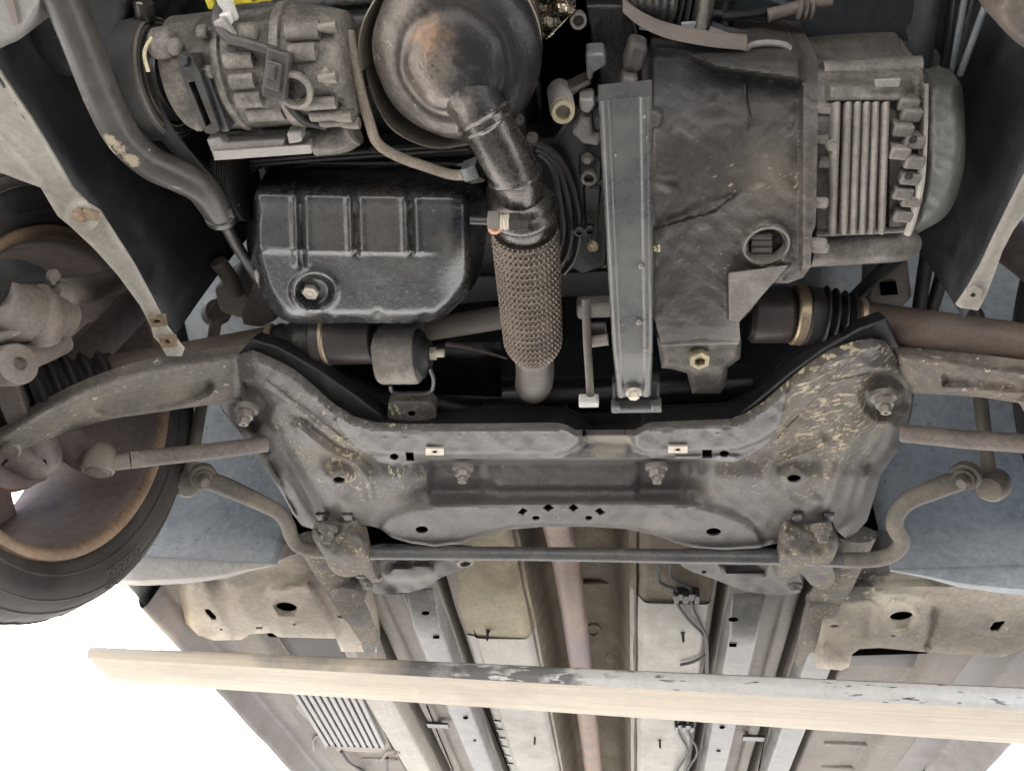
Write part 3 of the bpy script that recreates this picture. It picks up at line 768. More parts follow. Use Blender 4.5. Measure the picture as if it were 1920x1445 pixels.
# ---- finned cooler under the left floor
cool = MB()
cool.prism(LP((520, 1285), (682, 1285), (738, 1412), (598, 1405), h=.775), (0, 0, .02))
cooler = build('cooler_tray', cool, M['floor'], car, 'finned cooler tray under the left floor')
for k in range(10):
    t = k/9
    a = A(548+t*118, 1294, .762); b = A(612+t*106, 1398+t*4, .762)
    mb = MB(); d = (b-a); n_ = Vector((d.y, -d.x, 0)).normalized()*.0062
    mb.prism([a-n_, a+n_, b+n_, b-n_], (0, 0, .012)); build('fin', mb, M['rail_grey'], cooler, bevel=.002)
    if k < 9:
        mb = MB(); a2 = A(548+(t+.055)*118, 1294, .7735); b2 = A(612+(t+.055)*106, 1398+t*4, .7735); n2 = n_*.75
        mb.prism([a2-n2, a2+n2, b2+n2, b2-n2], (0, 0, .001)); build('fin_gap_shade', mb, M['void'], cooler)  # black strip paints the shade between two fins
for pts in (((588, 1405), (588, 1385), (602, 1378), (612, 1400)), ((715, 1425), (728, 1408), (748, 1408), (745, 1415))):
    mb = MB(); mb.tube(LP(*pts, h=.768), .004, n=8); build('retainer', mb, M['floor'], cooler)
for pts in (((640, 1408, .77), (655, 1428, .775), (690, 1450, .785)), ((726, 1420, .77), (726, 1450, .78))):
    mb = MB(); mb.tube(LP(*pts), .004, n=8); build('cooler_pipe', mb, M['line'], cooler)
mb = MB(); mb.tube(LP((615, 1417, HF+.001), (745, 1421, HF+.001)), .008, n=8); build('floor_rib', mb, M['floor'], car)

# ---- exhaust pipe in the tunnel
mb = MB(); mb.tube(LP((1040, 960, .80), (1052, 1010, .815), (1063, 1060, .825), (1083, 1200, .835), (1100, 1330, .84), (1114, 1450, .84), (1150, 1750, .84)), .0285, n=24); build('exhaust_pipe', mb, M['pipe_pink'], car, 'pinkish long exhaust pipe running down the tunnel')

# ---- brake lines on the right floor
for dx, m_ in ((0, 1), (22, 1)):
    if dx == 0:
        pts = ((1236, 1045), (1236, 1090), (1268, 1105), (1268, 1128), (1290, 1160), (1323, 1200), (1324, 1260))
    else:
        pts = ((1258, 1045), (1258, 1082), (1294, 1103), (1296, 1130), (1310, 1165), (1325, 1198), (1327, 1260))
    mb = MB(); mb.tube(LP(*pts, h=HF-.018), .0034, n=8, sub=3); build('brake_line', mb, M['line'], car)
for dx in (0, 18):
    mb = MB(); mb.tube(LP((1272+dx, 1345), (1272+dx, 1372), (1290+dx, 1408), (1272+dx, 1440), (1262+dx, 1470), h=HF-.018), .0034, n=8, sub=3); build('brake_line', mb, M['line'], car)
mb = MB(); mb.tube(LP((1324, 1228), (1300, 1240), (1276, 1246), h=HF-.016), .0034, n=8, sub=3); build('brake_line', mb, M['line'], car)
for (x, y, w_) in ((1285, 1113, 44), (1281, 1357, 30)):
    mb = MB(); p = A(x, y, HF-.016); mb.box(p, (w_*mpp(x, y, HF), .024, .016)); mb.box(p+Vector((0, -.002, -.010)), (.010, .03, .01)); mb.box(p+Vector((-.018, 0, -.004)), (.008, .03, .02)); mb.box(p+Vector((.022, 0, -.004)), (.008, .03, .02))
    build('line_clip', mb, M['black'], car, bevel=.0015)

# ---- upper body that closes the engine bay and the cabin
mb = MB(); rows = []
for y in (-.22, -.1, .2, .6, 1.0, 1.25):
    k = (y+.22)/1.47
    rows.append([W(x, y, 1.18+.22*math.sin(k*1.5)-.10*(x/.8)**2) for x in (-.8, -.5, -.2, 0, .2, .5, .8)])
mb.grid(rows); build('bonnet', mb, M['body'], car, solid=.01)
mb = MB(); rows = []
for h in (.72, .85, 1.0, 1.2):
    rows.append([W(x, -.20+.18*(x/.85)**2+.03*math.sin(h*5), h) for x in (-.85, -.6, -.3, 0, .3, .6, .85)])
mb.grid(rows); build('front_bumper', mb, M['body'], car, solid=.01)
for s in (-1, 1):
    mb = MB(); rows = []
    for a in range(0, 181, 12):
        t = math.radians(a)
        y = .70-.385*math.cos(t); h = .70+.385*math.sin(t)
        rows.append([W(s*.90, y, h), W(s*.905, y-.0, 1.12 if 24 < a < 156 else h+.1)])
    mb.grid(rows); mb.grid([[W(s*.905, 1.08, h), W(s*.905, 1.4, h)] for h in (.74, .9, 1.2)]); mb.grid([[W(s*.9, -.05, h), W(s*.9, .32, h)] for h in (.72, .9, 1.2)]); build('front_wing', mb, M['body'], car, solid=.006)
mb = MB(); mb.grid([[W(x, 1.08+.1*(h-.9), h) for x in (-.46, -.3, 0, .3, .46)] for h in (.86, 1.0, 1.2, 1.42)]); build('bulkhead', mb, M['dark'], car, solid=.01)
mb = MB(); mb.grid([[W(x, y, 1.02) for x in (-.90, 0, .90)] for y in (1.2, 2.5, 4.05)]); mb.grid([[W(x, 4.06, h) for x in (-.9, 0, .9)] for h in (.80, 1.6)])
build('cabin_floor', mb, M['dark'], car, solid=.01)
mb = MB(); sec = [(.30, 1.38), (1.05, 1.42), (1.75, 1.95), (2.4, 2.02), (3.3, 1.96), (4.02, 1.5), (4.08, .85)]
mb.grid([[W(x*(1 if h < 1.6 else .78), y, h) for x in (-.88, -.3, .3, .88)] for y, h in sec])
for s in (-1, 1):
    mb.grid([[W(s*.905, y, h0) for h0 in (.86, 1.1, min(h, 1.42))]+[W(s*.88*(1 if h < 1.6 else .78), y, h)] for y, h in sec[1:]])
build('cabin', mb, M['body'], car, solid=.01)

# ---- wheel arch liners behind the front wheels: dusty grey with a painted-in sky blue tint, and a paler lip
def liner(s, label):
    mb = MB(); rows = []
    for j in range(15):
        t = math.radians(-5+j*12)
        rad = .445
        y = .735+rad*math.cos(t)*1.05; h = .775+rad*math.sin(t)
        x0 = .548 if j < 3 else .50 if j < 5 else .475
        rows.append([W(s*x, y-(x-.7)*.08*(1 if t < 1 else 0), h) for x in (x0, x0+.02, x0+.06, .66, .74, .82, .885)])
    mb.grid(rows)
    o = build('wheel_arch_liner', mb, M['liner'], car, label, solid=.003)
    mb = MB(); r0 = rows[0]
    kk = (.05, .12, .3, .6, .85, 1.0, 1.05)
    mb.grid([[p for p in r0], [p+Vector((0, .012*k, -.016*k)) for p, k in zip(r0, kk)], [p+Vector((0, .035*k, -.030*k)) for p, k in zip(r0, kk)], [p+Vector((0, .065*k, -.024*k)) for p, k in zip(r0, kk)]])
    build('liner_lip', mb, M['liner_lip'] if s < 0 else M['liner'], o, solid=.003)
    return o
liner(-1, 'sky tinted grey wheel arch liner behind the left wheel')
liner(1, 'mud speckled sky tinted grey wheel arch liner behind the right wheel')

# ------------------------------------------------------------------ subframe
HS = .72
SF_FRONT = [(432, 672), (470, 668), (505, 682), (545, 702), (585, 735), (622, 768), (660, 792), (700, 803), (760, 806), (900, 805), (1045, 804), (1062, 808), (1078, 817), (1192, 817), (1208, 808), (1222, 803), (1372, 797), (1402, 786), (1436, 764), (1475, 730), (1520, 693), (1560, 668), (1605, 652), (1640, 646), (1664, 650)]
SF_RIGHT = [(1684, 672), (1700, 700), (1714, 722), (1713, 750), (1702, 800), (1684, 845), (1664, 872), (1650, 892), (1640, 930), (1626, 975), (1606, 998), (1588, 1012)]
SF_REAR = [(1575, 1000), (1560, 985), (1465, 985), (1458, 1018), (1420, 1027), (1360, 1030), (1305, 1027), (1262, 1016), (1225, 1002), (1170, 991), (1100, 987), (1020, 987), (950, 993), (900, 1005), (862, 1019), (815, 1024), (770, 1018), (735, 1008), (712, 990), (690, 985), (600, 985), (588, 992)]
SF_LEFT = [(566, 985), (548, 962), (528, 925), (505, 890), (482, 860), (458, 822), (432, 788), (411, 757), (414, 722), (424, 690)]
SF = SF_FRONT+SF_RIGHT+SF_REAR+SF_LEFT
side_l = SF_LEFT[::-1]
side_r = SF_RIGHT
def sub_h(x, y):
    h = np.full(np.shape(x), HS)
    dfront = seg(x, y, SF_FRONT[:11]); dfr = seg(x, y, SF_FRONT[15:])
    dF = np.minimum(dfront, dfr)
    # flat front flange, then a shallow step
    h += .010*sst(dF, 43, 51)*np.where(y < 862, 1, 1-sst(y, 862, 900))
    # outer sides roll upwards
    dl = seg(x, y, SF_LEFT+[(570, 990)]); dr = seg(x, y, SF_RIGHT)
    for d in (dl, dr):
        h += .032*(1-np.clip(d/72, 0, 1))**2
        h -= .010*np.exp(-((d-82)/20)**2)*sst(y, 760, 820)*(1-sst(y, 930, 980))
        h += .006*np.exp(-((d-34)/9)**2)*sst(y, 780, 840)
    # cross channel with the two nuts
    c = sst(y, 858, 866)*(1-sst(y, 915, 950))
    left_end = sst(x, 720, 810+np.clip(y-870, 0, 60)*.6)
    right_end = 1-sst(x, 1292, 1345)
    h += .024*c*left_end*right_end
    h -= .006*np.exp(-((y-908)/7)**2)*sst(x, 925, 940)*(1-sst(x, 1180, 1195))*c
    h += .006*sst(x, 800, 808)*(1-sst(x, 900, 912))*c + .007*sst(x, 1190, 1198)*(1-sst(x, 1275, 1290))*c
    # front pocket
    h += .009*sst(sdp(x, y, [(1088, 790), (1190, 790), (1182, 838), (1096, 838)]), 12, -4)
    # lip in front of the channel
    h -= .0035*np.exp(-((y-857)/4)**2)*sst(x, 700, 740)*(1-sst(x, 1370, 1400))
    # bolt dishes
    for bx, by, rr in ((462, 764, 44), (1658, 740, 46)):
        d = np.hypot(x-bx, y-by); h += .013*(1-sst(d, rr*.75, rr*1.15))
    # grooves that trail from the front bolts along the horns
    h += .010*np.exp(-(seg(x, y, [(470, 790), (520, 840), (560, 900), (585, 955)])/17)**2)
    h += .010*np.exp(-(seg(x, y, [(1655, 770), (1620, 830), (1590, 890), (1575, 950)])/20)**2)
    h -= .008*np.exp(-(seg(x, y, [(560, 800), (610, 842), (668, 868), (690, 900), (696, 935)])/8)**2)
    h -= .006*np.exp(-(seg(x, y, [(1545, 830), (1500, 850), (1452, 868), (1440, 900)])/9)**2)
    # pads round the oval holes
    for bx, by in ((635, 900), (1489, 897)):
        d = np.hypot((x-bx)/1.15, y-by); h -= .005*(1-sst(d, 17, 25))
    # rear plate ears
    plate_ = rounded([(712, 1000), (735, 966), (790, 951), (880, 945), (980, 941), (1120, 939), (1235, 939), (1295, 946), (1355, 960), (1402, 982), (1424, 1010), (1400, 1050), (1060, 1060), (740, 1050)], 3)
    h -= .008*sst(sdp(x, y, plate_), 8, -6)
    # edges of the rear plate and the front lip turn up
    drear = seg(x, y, SF_REAR[3:19]); h += .008*(1-np.clip(drear/8, 0, 1))**2
    h += .004*(1-np.clip(np.minimum(dF, 99)/5, 0, 1))**2
    h += .0016*wob(x, y, 26, 1.0)+.0008*wob(x, y, 9, 4.0)
    return h
dia = lambda x, y, a, b, sk=0: [(x-a, y+sk), (x, y-b), (x+a, y-sk), (x, y+b)]
SF_HOLES = [ell(635, 900, 11, 6.5), ell(1489, 897, 13, 7.5), ell(791, 993, 12, 7), ell(1338, 997, 14, 7.5), ell(739, 856, 8.5, 6, 12), ell(1358, 851, 9.5, 6.5, 12),
            [(760, 848), (775, 848), (777, 864), (762, 864)], [(1317, 843), (1335, 843), (1335, 859), (1317, 859)],
            dia(980, 959, 10, 7.5, 2), dia(1028, 952, 11.5, 7.5), dia(1075, 952, 10.5, 7.5), dia(1125, 959, 11, 7.5, -2), ell(1005, 971, 7.5, 4.5, 12), ell(1104, 971, 7, 4.5, 12)]
subframe = build('subframe', panel(SF, sub_h, SF_HOLES, step=5.0, skirt=.012), M['subframe'], car, 'dusty grey pressed front subframe spattered with dried mud', ang=50)
# upper half: dark boxed wall that stands above the lower pressing
def wall(loop, h0, h1, inset=0.0):
    mb = MB(); hb = [float(sub_h(np.array([float(x)]), np.array([float(y)]))[0])+h0 for x, y in loop]; rows = [[A(x, y, h) for (x, y), h in zip(loop, hb)], [A(x, y, h)+Vector((0, inset, HS+h1-h)) for (x, y), h in zip(loop, hb)]]
    mb.grid(rows); return mb
wl = wall(catmull(SF_FRONT, 3), .004, .062, .012)
build('upper_shell', wl, M['subframe_side'], subframe)
wl = wall(catmull(SF_RIGHT, 3)+[np.array(p, float) for p in SF_REAR]+catmull(SF_LEFT, 3), .010, .060, 0)
build('upper_shell', wl, M['subframe_side'], subframe)
mb = panel(SF, lambda x, y: np.full(np.shape(x), HS), [], step=40, skirt=0, mapper=lambda x, y, h: A(1060+(x-1060)*.98, 850+(y-850)*.93, h)+Vector((0, .01, .055)))
build('upper_shell', mb, M['subframe_side'], subframe)
# front edge wings of the upper shell that stick up past the horns
mb = MB(); mb.prism(LP((446, 664, .742), (470, 636, .742), (520, 650, .745), (590, 690, .745), (660, 738, .745), (712, 778, .745), (722, 798, .745), (690, 797, .743), (620, 762, .742), (560, 712, .742), (505, 682, .742)), (0, .012, .03)); build('upper_shell', mb, M['subframe_side'], subframe, bevel=.003)
mb = MB(); mb.prism(LP((1664, 597, .742), (1690, 655, .742), (1660, 648, .744), (1600, 650, .743), (1530, 684, .743), (1440, 758, .743), (1385, 790, .743), (1375, 785, .745), (1430, 742, .745), (1480, 700, .745), (1540, 656, .745), (1610, 616, .745)), (0, .012, .03)); build('upper_shell', mb, M['subframe_side'], subframe, bevel=.003)
# paler scuffed patch plates on the flange: clip nuts, spot welds
for (x, y, a, b) in ((815, 847, 17, 6), (1271, 843, 18, 6)):
    lp = [(x-a, y-b), (x+a, y-b), (x+a, y+b), (x-a, y+b)]
    mb = panel(lp, lambda X, Y: np.full(np.shape(X), HS-.0075), [ell(x, y, 5, 2.6, 10)], step=6, skirt=.004, hole_skirt=.004)
    build('clip_nut', mb, M['bolt_pale'], subframe)
    mb = MB(); mb.prism([A(q[0], q[1], HS-.0062) for q in ell(x, y, 6, 3.4, 10)], (0, 0, .0006)); build('hole', mb, M['void'], subframe)
for (x, y) in ((590, 745), (630, 790), (677, 815), (722, 820), (758, 821), (796, 817), (861, 816), (945, 816), (1023, 816), (1260, 812), (1345, 812), (1415, 800), (1448, 788)):
    bolt(x, y, HS-.0015, 6.5, subframe, M['strip'], 'rivet', name='spot_weld')
FLG = SF_FRONT[5:20]+[(1462, 790), (1440, 830), (1412, 850), (1375, 866), (1300, 859), (1210, 858), (1080, 858), (800, 863), (745, 874), (705, 864), (668, 838), (640, 805)]
FH = [h_ for h_ in SF_HOLES[4:8]]
build('front_flange', panel(FLG, lambda x, y: sub_h(x, y)-.0026, FH, step=5, skirt=.003), M['strip'], subframe, ang=50)
rng = random.Random(9)
for path in ([(498, 712), (545, 748), (605, 792), (650, 826)], [(1630, 700), (1562, 718), (1505, 772), (1458, 822)], [(560, 800), (612, 842), (668, 868)], [(1545, 832), (1500, 852), (1455, 868)]):
    pd_ = [tuple(q) for q in catmull(path, 8)]
    mb = MB(); mb.tube([A(x, y, float(sub_h(np.array([x]), np.array([y]))[0])-.0004) for x, y in pd_], [rng.uniform(.0012, .0024) for _ in pd_], n=6, sub=2); build('weld_bead', mb, M['subframe'], subframe)
# nuts and studs
bolt(462, 768, HS+.012, 22, subframe, M['steel'], 'stud', axis=(.02, .30, -1))
bolt(1656, 744, HS+.012, 24, subframe, M['steel'], 'stud', axis=(-.02, .30, -1))
bolt(868, 878, HS+.012, 20, subframe, M['steel'], 'stud', axis=(.0, .42, -1))
bolt(1231, 877, HS+.012, 21, subframe, M['steel'], 'stud', axis=(0, .42, -1))

# lower rear wings of the subframe behind the stabiliser bar
def wing_h(x, y):
    return .752+.006*wob(x, y, 20, 3)-.014*sst(seg(x, y, [(740, 1075), (800, 1070)]), 20, 6)
wl_out = rounded([(690, 1040), (780, 1038), (880, 1040), (888, 1054), (862, 1070), (826, 1083), (796, 1102), (745, 1114), (700, 1110), (672, 1090)], 3)
build('rear_wing', panel(wl_out, wing_h, [], step=6, skirt=.02), M['subframe'], subframe)
def wing_r(x, y):
    return .752+.004*wob(x, y, 20, 3)+.012*sst(sdp(x, y, [(1345, 1050), (1440, 1052), (1436, 1074), (1362, 1070)]), 5, -5)
wr_out = rounded([(1272, 1050), (1300, 1045), (1440, 1045), (1490, 1060), (1500, 1110), (1420, 1112), (1366, 1096), (1330, 1082), (1290, 1068)], 3)
build('rear_wing', panel(wr_out, wing_r, [ell(1320, 1072, 5, 3, 8)], step=6, skirt=.02), M['subframe'], subframe)
mb = MB(); mb.lathe(A(872, 1052, .748), (.2, .1, -1), [(-.02, .016), (.004, .016), (.006, .010), (-.01, .009)], n=18, cap=False); build('bushing', mb, M['steel'], subframe)

# stabiliser clamps
def clamp(outline, bolts, mirror, label):
    def f(x, y):
        cx = np.mean([p[0] for p in outline])
        h = .699+.004*wob(x, y, 14, 2.0)
        h += .012*sst(y, 1010, 985)
        h -= .016*np.exp(-((y-1040)/22)**2)
        h += .020*sst(y, 1062, 1100)
        d = -sdp(x, y, outline); h += .007*(1-np.clip(d/9, 0, 1))**2
        return h
    o = build('stabiliser_clamp', panel(outline, f, [], step=4, skirt=.022), M['clamp'], car, label)
    return o
cl = clamp(rounded([(598, 975), (640, 978), (668, 974), (680, 1000), (690, 1040), (703, 1075), (712, 1085), (700, 1092), (680, 1078), (650, 1082), (622, 1070), (606, 1040), (585, 1005), (590, 985)], 3), None, False, 'mud caked stabiliser clamp on the left')
cr = clamp(rounded([(1472, 978), (1500, 985), (1545, 980), (1562, 990), (1573, 1020), (1560, 1055), (1566, 1085), (1546, 1105), (1520, 1095), (1500, 1075), (1468, 1092), (1456, 1080), (1462, 1040), (1464, 1000)], 3), None, True, 'mud caked stabiliser clamp on the right')
bolt(615, 993, .700, 18, cl, M['clamp'], 'stud', axis=(0, .35, -1))
bolt(1540, 990, .700, 19, cr, M['clamp'], 'stud', axis=(0, .35, -1))
bolt(676, 1073, .722, 13, cl, M['clamp'], 'hex', axis=(0, .3, -1)); bolt(690, 1092, .73, 14, cl, M['clamp'], 'hex', axis=(.1, .3, -1))
bolt(1490, 1098, .73, 14, cr, M['clamp'], 'hex', axis=(0, .3, -1))
mb = MB(); mb.lathe(A(705, 1078, .722), (.7, .2, -.6), [(-.02, .005), (.006, .006), (.012, .0065), (.014, .004)], n=12); build('pin', mb, M['steel'], cl)
for o_, xs in ((cl, (602, 652)), (cr, (1495, 1553))):
    for x in xs:
        mb = MB(); mb.box(A(x, 968, .716), (.016, .018, .006)); mb.box(A(x-5, 964, .716), (.006, .006, .008)); mb.box(A(x+6, 964, .716), (.006, .006, .008)); build('hook', mb, M['steel_dark'], o_, bevel=.0015)

# stabiliser bar
bar_pts = LP((376, 897, .735), (410, 907, .732), (445, 922, .728), (487, 941, .722), (522, 960, .716), (539, 982, .712), (546, 1004, .708), (562, 1024, .704), (600, 1034, .702), (700, 1036, .702), (900, 1037, .702), (1080, 1039, .702), (1300, 1043, .702), (1455, 1045, .702), (1580, 1050, .702), (1640, 1048, .702), (1678, 1035, .703), (1690, 1012, .706), (1678, 988, .710), (1682, 962, .714), (1705, 938, .720), (1745, 920, .726), (1785, 905, .731), (1822, 893, .735))
rads = [.014, .0155, .015, .0135, .0125]+[.0125]*14+[.0125, .0135, .015, .0155, .014]
k = 9
mb = MB(); mb.tube(bar_pts[8:15], .0118, n=16, sub=4)
sbar = build('stabiliser_bar', mb, M['bar'], car, 'dark straight stabiliser bar behind the subframe')
mb = MB(); mb.tube(bar_pts[:9], rads[:9], n=14, sub=5); build('bar_arm', mb, M['bar_end'], sbar)
mb = MB(); mb.tube(bar_pts[14:], rads[14:], n=14, sub=5); build('bar_arm', mb, M['bar_end'], sbar)
# flattened ends with drop-link joints
for (ex, ey, s, top, top2) in ((372, 893, -1, (378, 760, .86), (408, 585, .99)), (1822, 893, 1, (1838, 745, .86), (1822, 600, 1.0))):
    e = A(ex, ey, .735)
    mb = MB(); mb.lathe(e+Vector((s*-.012, -.004, -.004)), (s*-.55, -.35, -.75), [(-.014, .020), (-.002, .0215), (.003, .020), (.003, .0145), (.009, .0145), (.009, .010), (.020, .0085), (.024, .006)], n=20); build('bar_eye', mb, M['bar_end'], sbar)
    bx = 352 if s < 0 else 1858
    q = A(bx, 908 if s < 0 else 912, .742)
    mb = MB(); mb.lathe(q, (s*-.5, -.30, -.55), [(-.030, .013), (-.026, .021), (-.010, .0245), (.004, .0225), (.012, .017), (.014, .008)], n=20)
    lk = build('drop_link', mb, M['bar_end'], car, 'dusty drop link joined to the %s end of the stabiliser bar' % ('left' if s < 0 else 'right'))
    mb = MB(); mb.tube([q, A(*top), A(*top2)] if s < 0 else [q, A(*top), A(*top2)], .0100, n=12, sub=1); build('rod', mb, M['bar_end'], lk)
    mb = MB(); mb.lathe(A(*top2), (.7*-s, -.5, -.3), [(-.025, .012), (-.02, .022), (.004, .023), (.006, .017), (.012, .016), (.013, .006)], n=18); build('ball_joint', mb, M['hub'], lk)

# ------------------------------------------------------------------ wishbones
def arm_h(x, y):
    return .705+0*x
AL_TOP = [(-60, 850), (0, 812), (60, 772), (150, 727), (250, 693), (350, 674), (455, 660)]
AL_BOT = [(455, 752), (405, 757), (300, 772), (180, 792), (80, 834), (0, 886), (-60, 930)]
AL = [tuple(q) for q in catmull(AL_TOP, 4)]+[tuple(q) for q in catmull(AL_BOT, 4)]
def al_h(x, y):
    h = .732-.152*np.clip((430-x)/430, 0, 1.2)+.012*np.sin(np.clip((430-x)/430, 0, 1)*3.14)
    d = -sdp(x, y, AL)
    h += .016*(1-np.clip(d/16, 0, 1))**2
    h += .012*sst(sdp(x, y, rounded([(178, 765), (200, 748), (340, 718), (392, 712), (392, 738), (330, 760), (210, 778)], 3)), 5, -6)
    h += .0012*wob(x, y, 22, 6)
    return h
arm = build('wishbone', panel(AL, al_h, [], step=5.5, skirt=.016), M['arm'], car, 'dusty curved lower wishbone of the left wheel', ang=50)
AR = [(1680, 660), (1760, 668), (1850, 682), (1990, 700), (1990, 772), (1920, 757), (1850, 746), (1780, 740), (1712, 738), (1690, 700)]
def ar_h(x, y):
    h = .732-.075*np.clip((x-1700)/290, 0, 1)
    d = -sdp(x, y, AR); h += .016*(1-np.clip(d/14, 0, 1))**2
    h += .008*sst(sdp(x, y, [(1770, 700), (1850, 708), (1990, 725), (1990, 742), (1850, 728), (1768, 722)]), 5, -6)
    h += .0022*wob(x, y, 16, 3)
    return h
build('wishbone', panel(AR, ar_h, [], step=5.5, skirt=.016), M['arm_right'], car, 'mud caked lower wishbone of the right wheel', ang=50)
mb = MB(); mb.prism([A(x, y, .576) for x, y in ell(18, 848, 20, 14, 18)], (0, 0, .006)); build('ball_joint_cap', mb, M['arm'], arm, bevel=.002)

# ------------------------------------------------------------------ driveshafts
def bellows(p0, p1, r0, r1, k, m, parent, depth=.006, name='boot'):
    p0 = Vector(p0); p1 = Vector(p1); L = (p1-p0).length; prof = []
    n = k*10
    for i in range(n+1):
        t = i/n
        prof.append((t*L, r0+(r1-r0)*t+depth*(0.5-0.5*math.cos(2*math.pi*k*t))-.5*depth))
    mb = MB(); mb.lathe(p0, p1-p0, prof, n=28)
    return build(name, mb, m, parent)
def cyl(p0, p1, r, name, m, parent, label=None, r1=None, n=28, bev=.002):
    p0 = Vector(p0); p1 = Vector(p1); L = (p1-p0).length; r1 = r if r1 is None else r1
    mb = MB(); mb.lathe(p0, p1-p0, [(0, r-bev), (bev, r), (L-bev, r1), (L, r1-bev)], n=n)
    return build(name, mb, m, parent, label)
# left: inner joint, boot, shaft, outer boot
a = A(862, 612, .80); b = A(700, 638, .80); c_ = A(592, 637, .80); d_ = A(540, 640, .80); e_ = A(505, 642, .797); f_ = A(212, 696, .735); w_ = A(35, 745, .70)
ds = cyl(e_+(f_-e_)*-.02, f_, .0235, 'driveshaft', M['shaft'], car, 'rust brown driveshaft to the left wheel')
cyl(c_, A(705, 634, .80), .037, 'inner_joint', M['joint'], ds)
cyl(A(612, 636, .80), A(622, 635.5, .80), .0385, 'band_clip', M['clip'], ds)
bellows(c_, d_, .035, .027, 1, M['boot'], ds, .004)
bellows(d_, A(518, 641, .799), .027, .025, 1, M['boot'], ds, .003)
cyl(A(505, 642, .797), A(517, 641, .798), .0275, 'band_clip', M['clip'], ds)
cyl(A(700, 634, .805), A(960, 592, .815), .0165, 'intermediate_shaft', M['hub'], ds, n=20)
bellows(A(212, 696, .735), A(58, 740, .665), .026, .050, 5, M['boot'], ds, .012)
cyl(A(212, 697, .735), A(196, 700, .732), .029, 'band_clip', M['joint'], ds)
cyl(A(62, 739, .667), A(20, 748, .655), .054, 'outer_joint', M['hub'], ds)
# right
ra = A(1402, 590, .80); rb = A(1484, 590, .80)
dr_ = cyl(A(1605, 598, .795), W(.735, .69, .685), .0245, 'driveshaft', M['shaft'], car, 'brown driveshaft to the right wheel')
cyl(ra, rb, .0375, 'inner_joint', M['joint'], dr_, bev=.006)
cyl(rb, A(1506, 591, .80), .040, 'band_clip', M['clip'], dr_)
cyl(A(1506, 591, .80), A(1535, 592, .80), .0395, 'boot_collar', M['boot'], dr_, r1=.0375)
bellows(A(1535, 592, .80), A(1605, 597, .796), .036, .027, 4, M['boot'], dr_, .011)
cyl(A(1604, 597.5, .796), A(1618, 599, .795), .0285, 'band_clip', M['clip'], dr_)

# ------------------------------------------------------------------ tie rods
t0 = A(186, 872, .625)
mb = MB(); mb.tube([A(215, 868, .634), A(245, 863, .643)], [.011, .012], n=14, sub=1); mb.tube([A(245, 863, .643), A(260, 861, .648)], .0135, n=6, sub=1); mb.tube([A(258, 861, .648), A(400, 845, .695), A(500, 832, .735)], .0125, n=16)
tr = build('tie_rod', mb, M['hub'], car, 'dusty tie rod reaching the left wheel')
mb = MB(); mb.lathe(t0, (.1, .25, -1), [(-.030, .012), (-.024, .018), (-.014, .0215), (.008, .0215), (.011, .0185), (.0105, .016), (.013, .014), (.014, .004)], n=24); build('rod_end', mb, M['hub'], tr)
mb = MB(); mb.tube([A(1690, 812, .735), A(1800, 823, .705), A(1990, 845, .65), W(.69, .86, .625)], .0125, n=16); build('tie_rod', mb, M['hub'], car, 'brown tie rod reaching the right wheel')

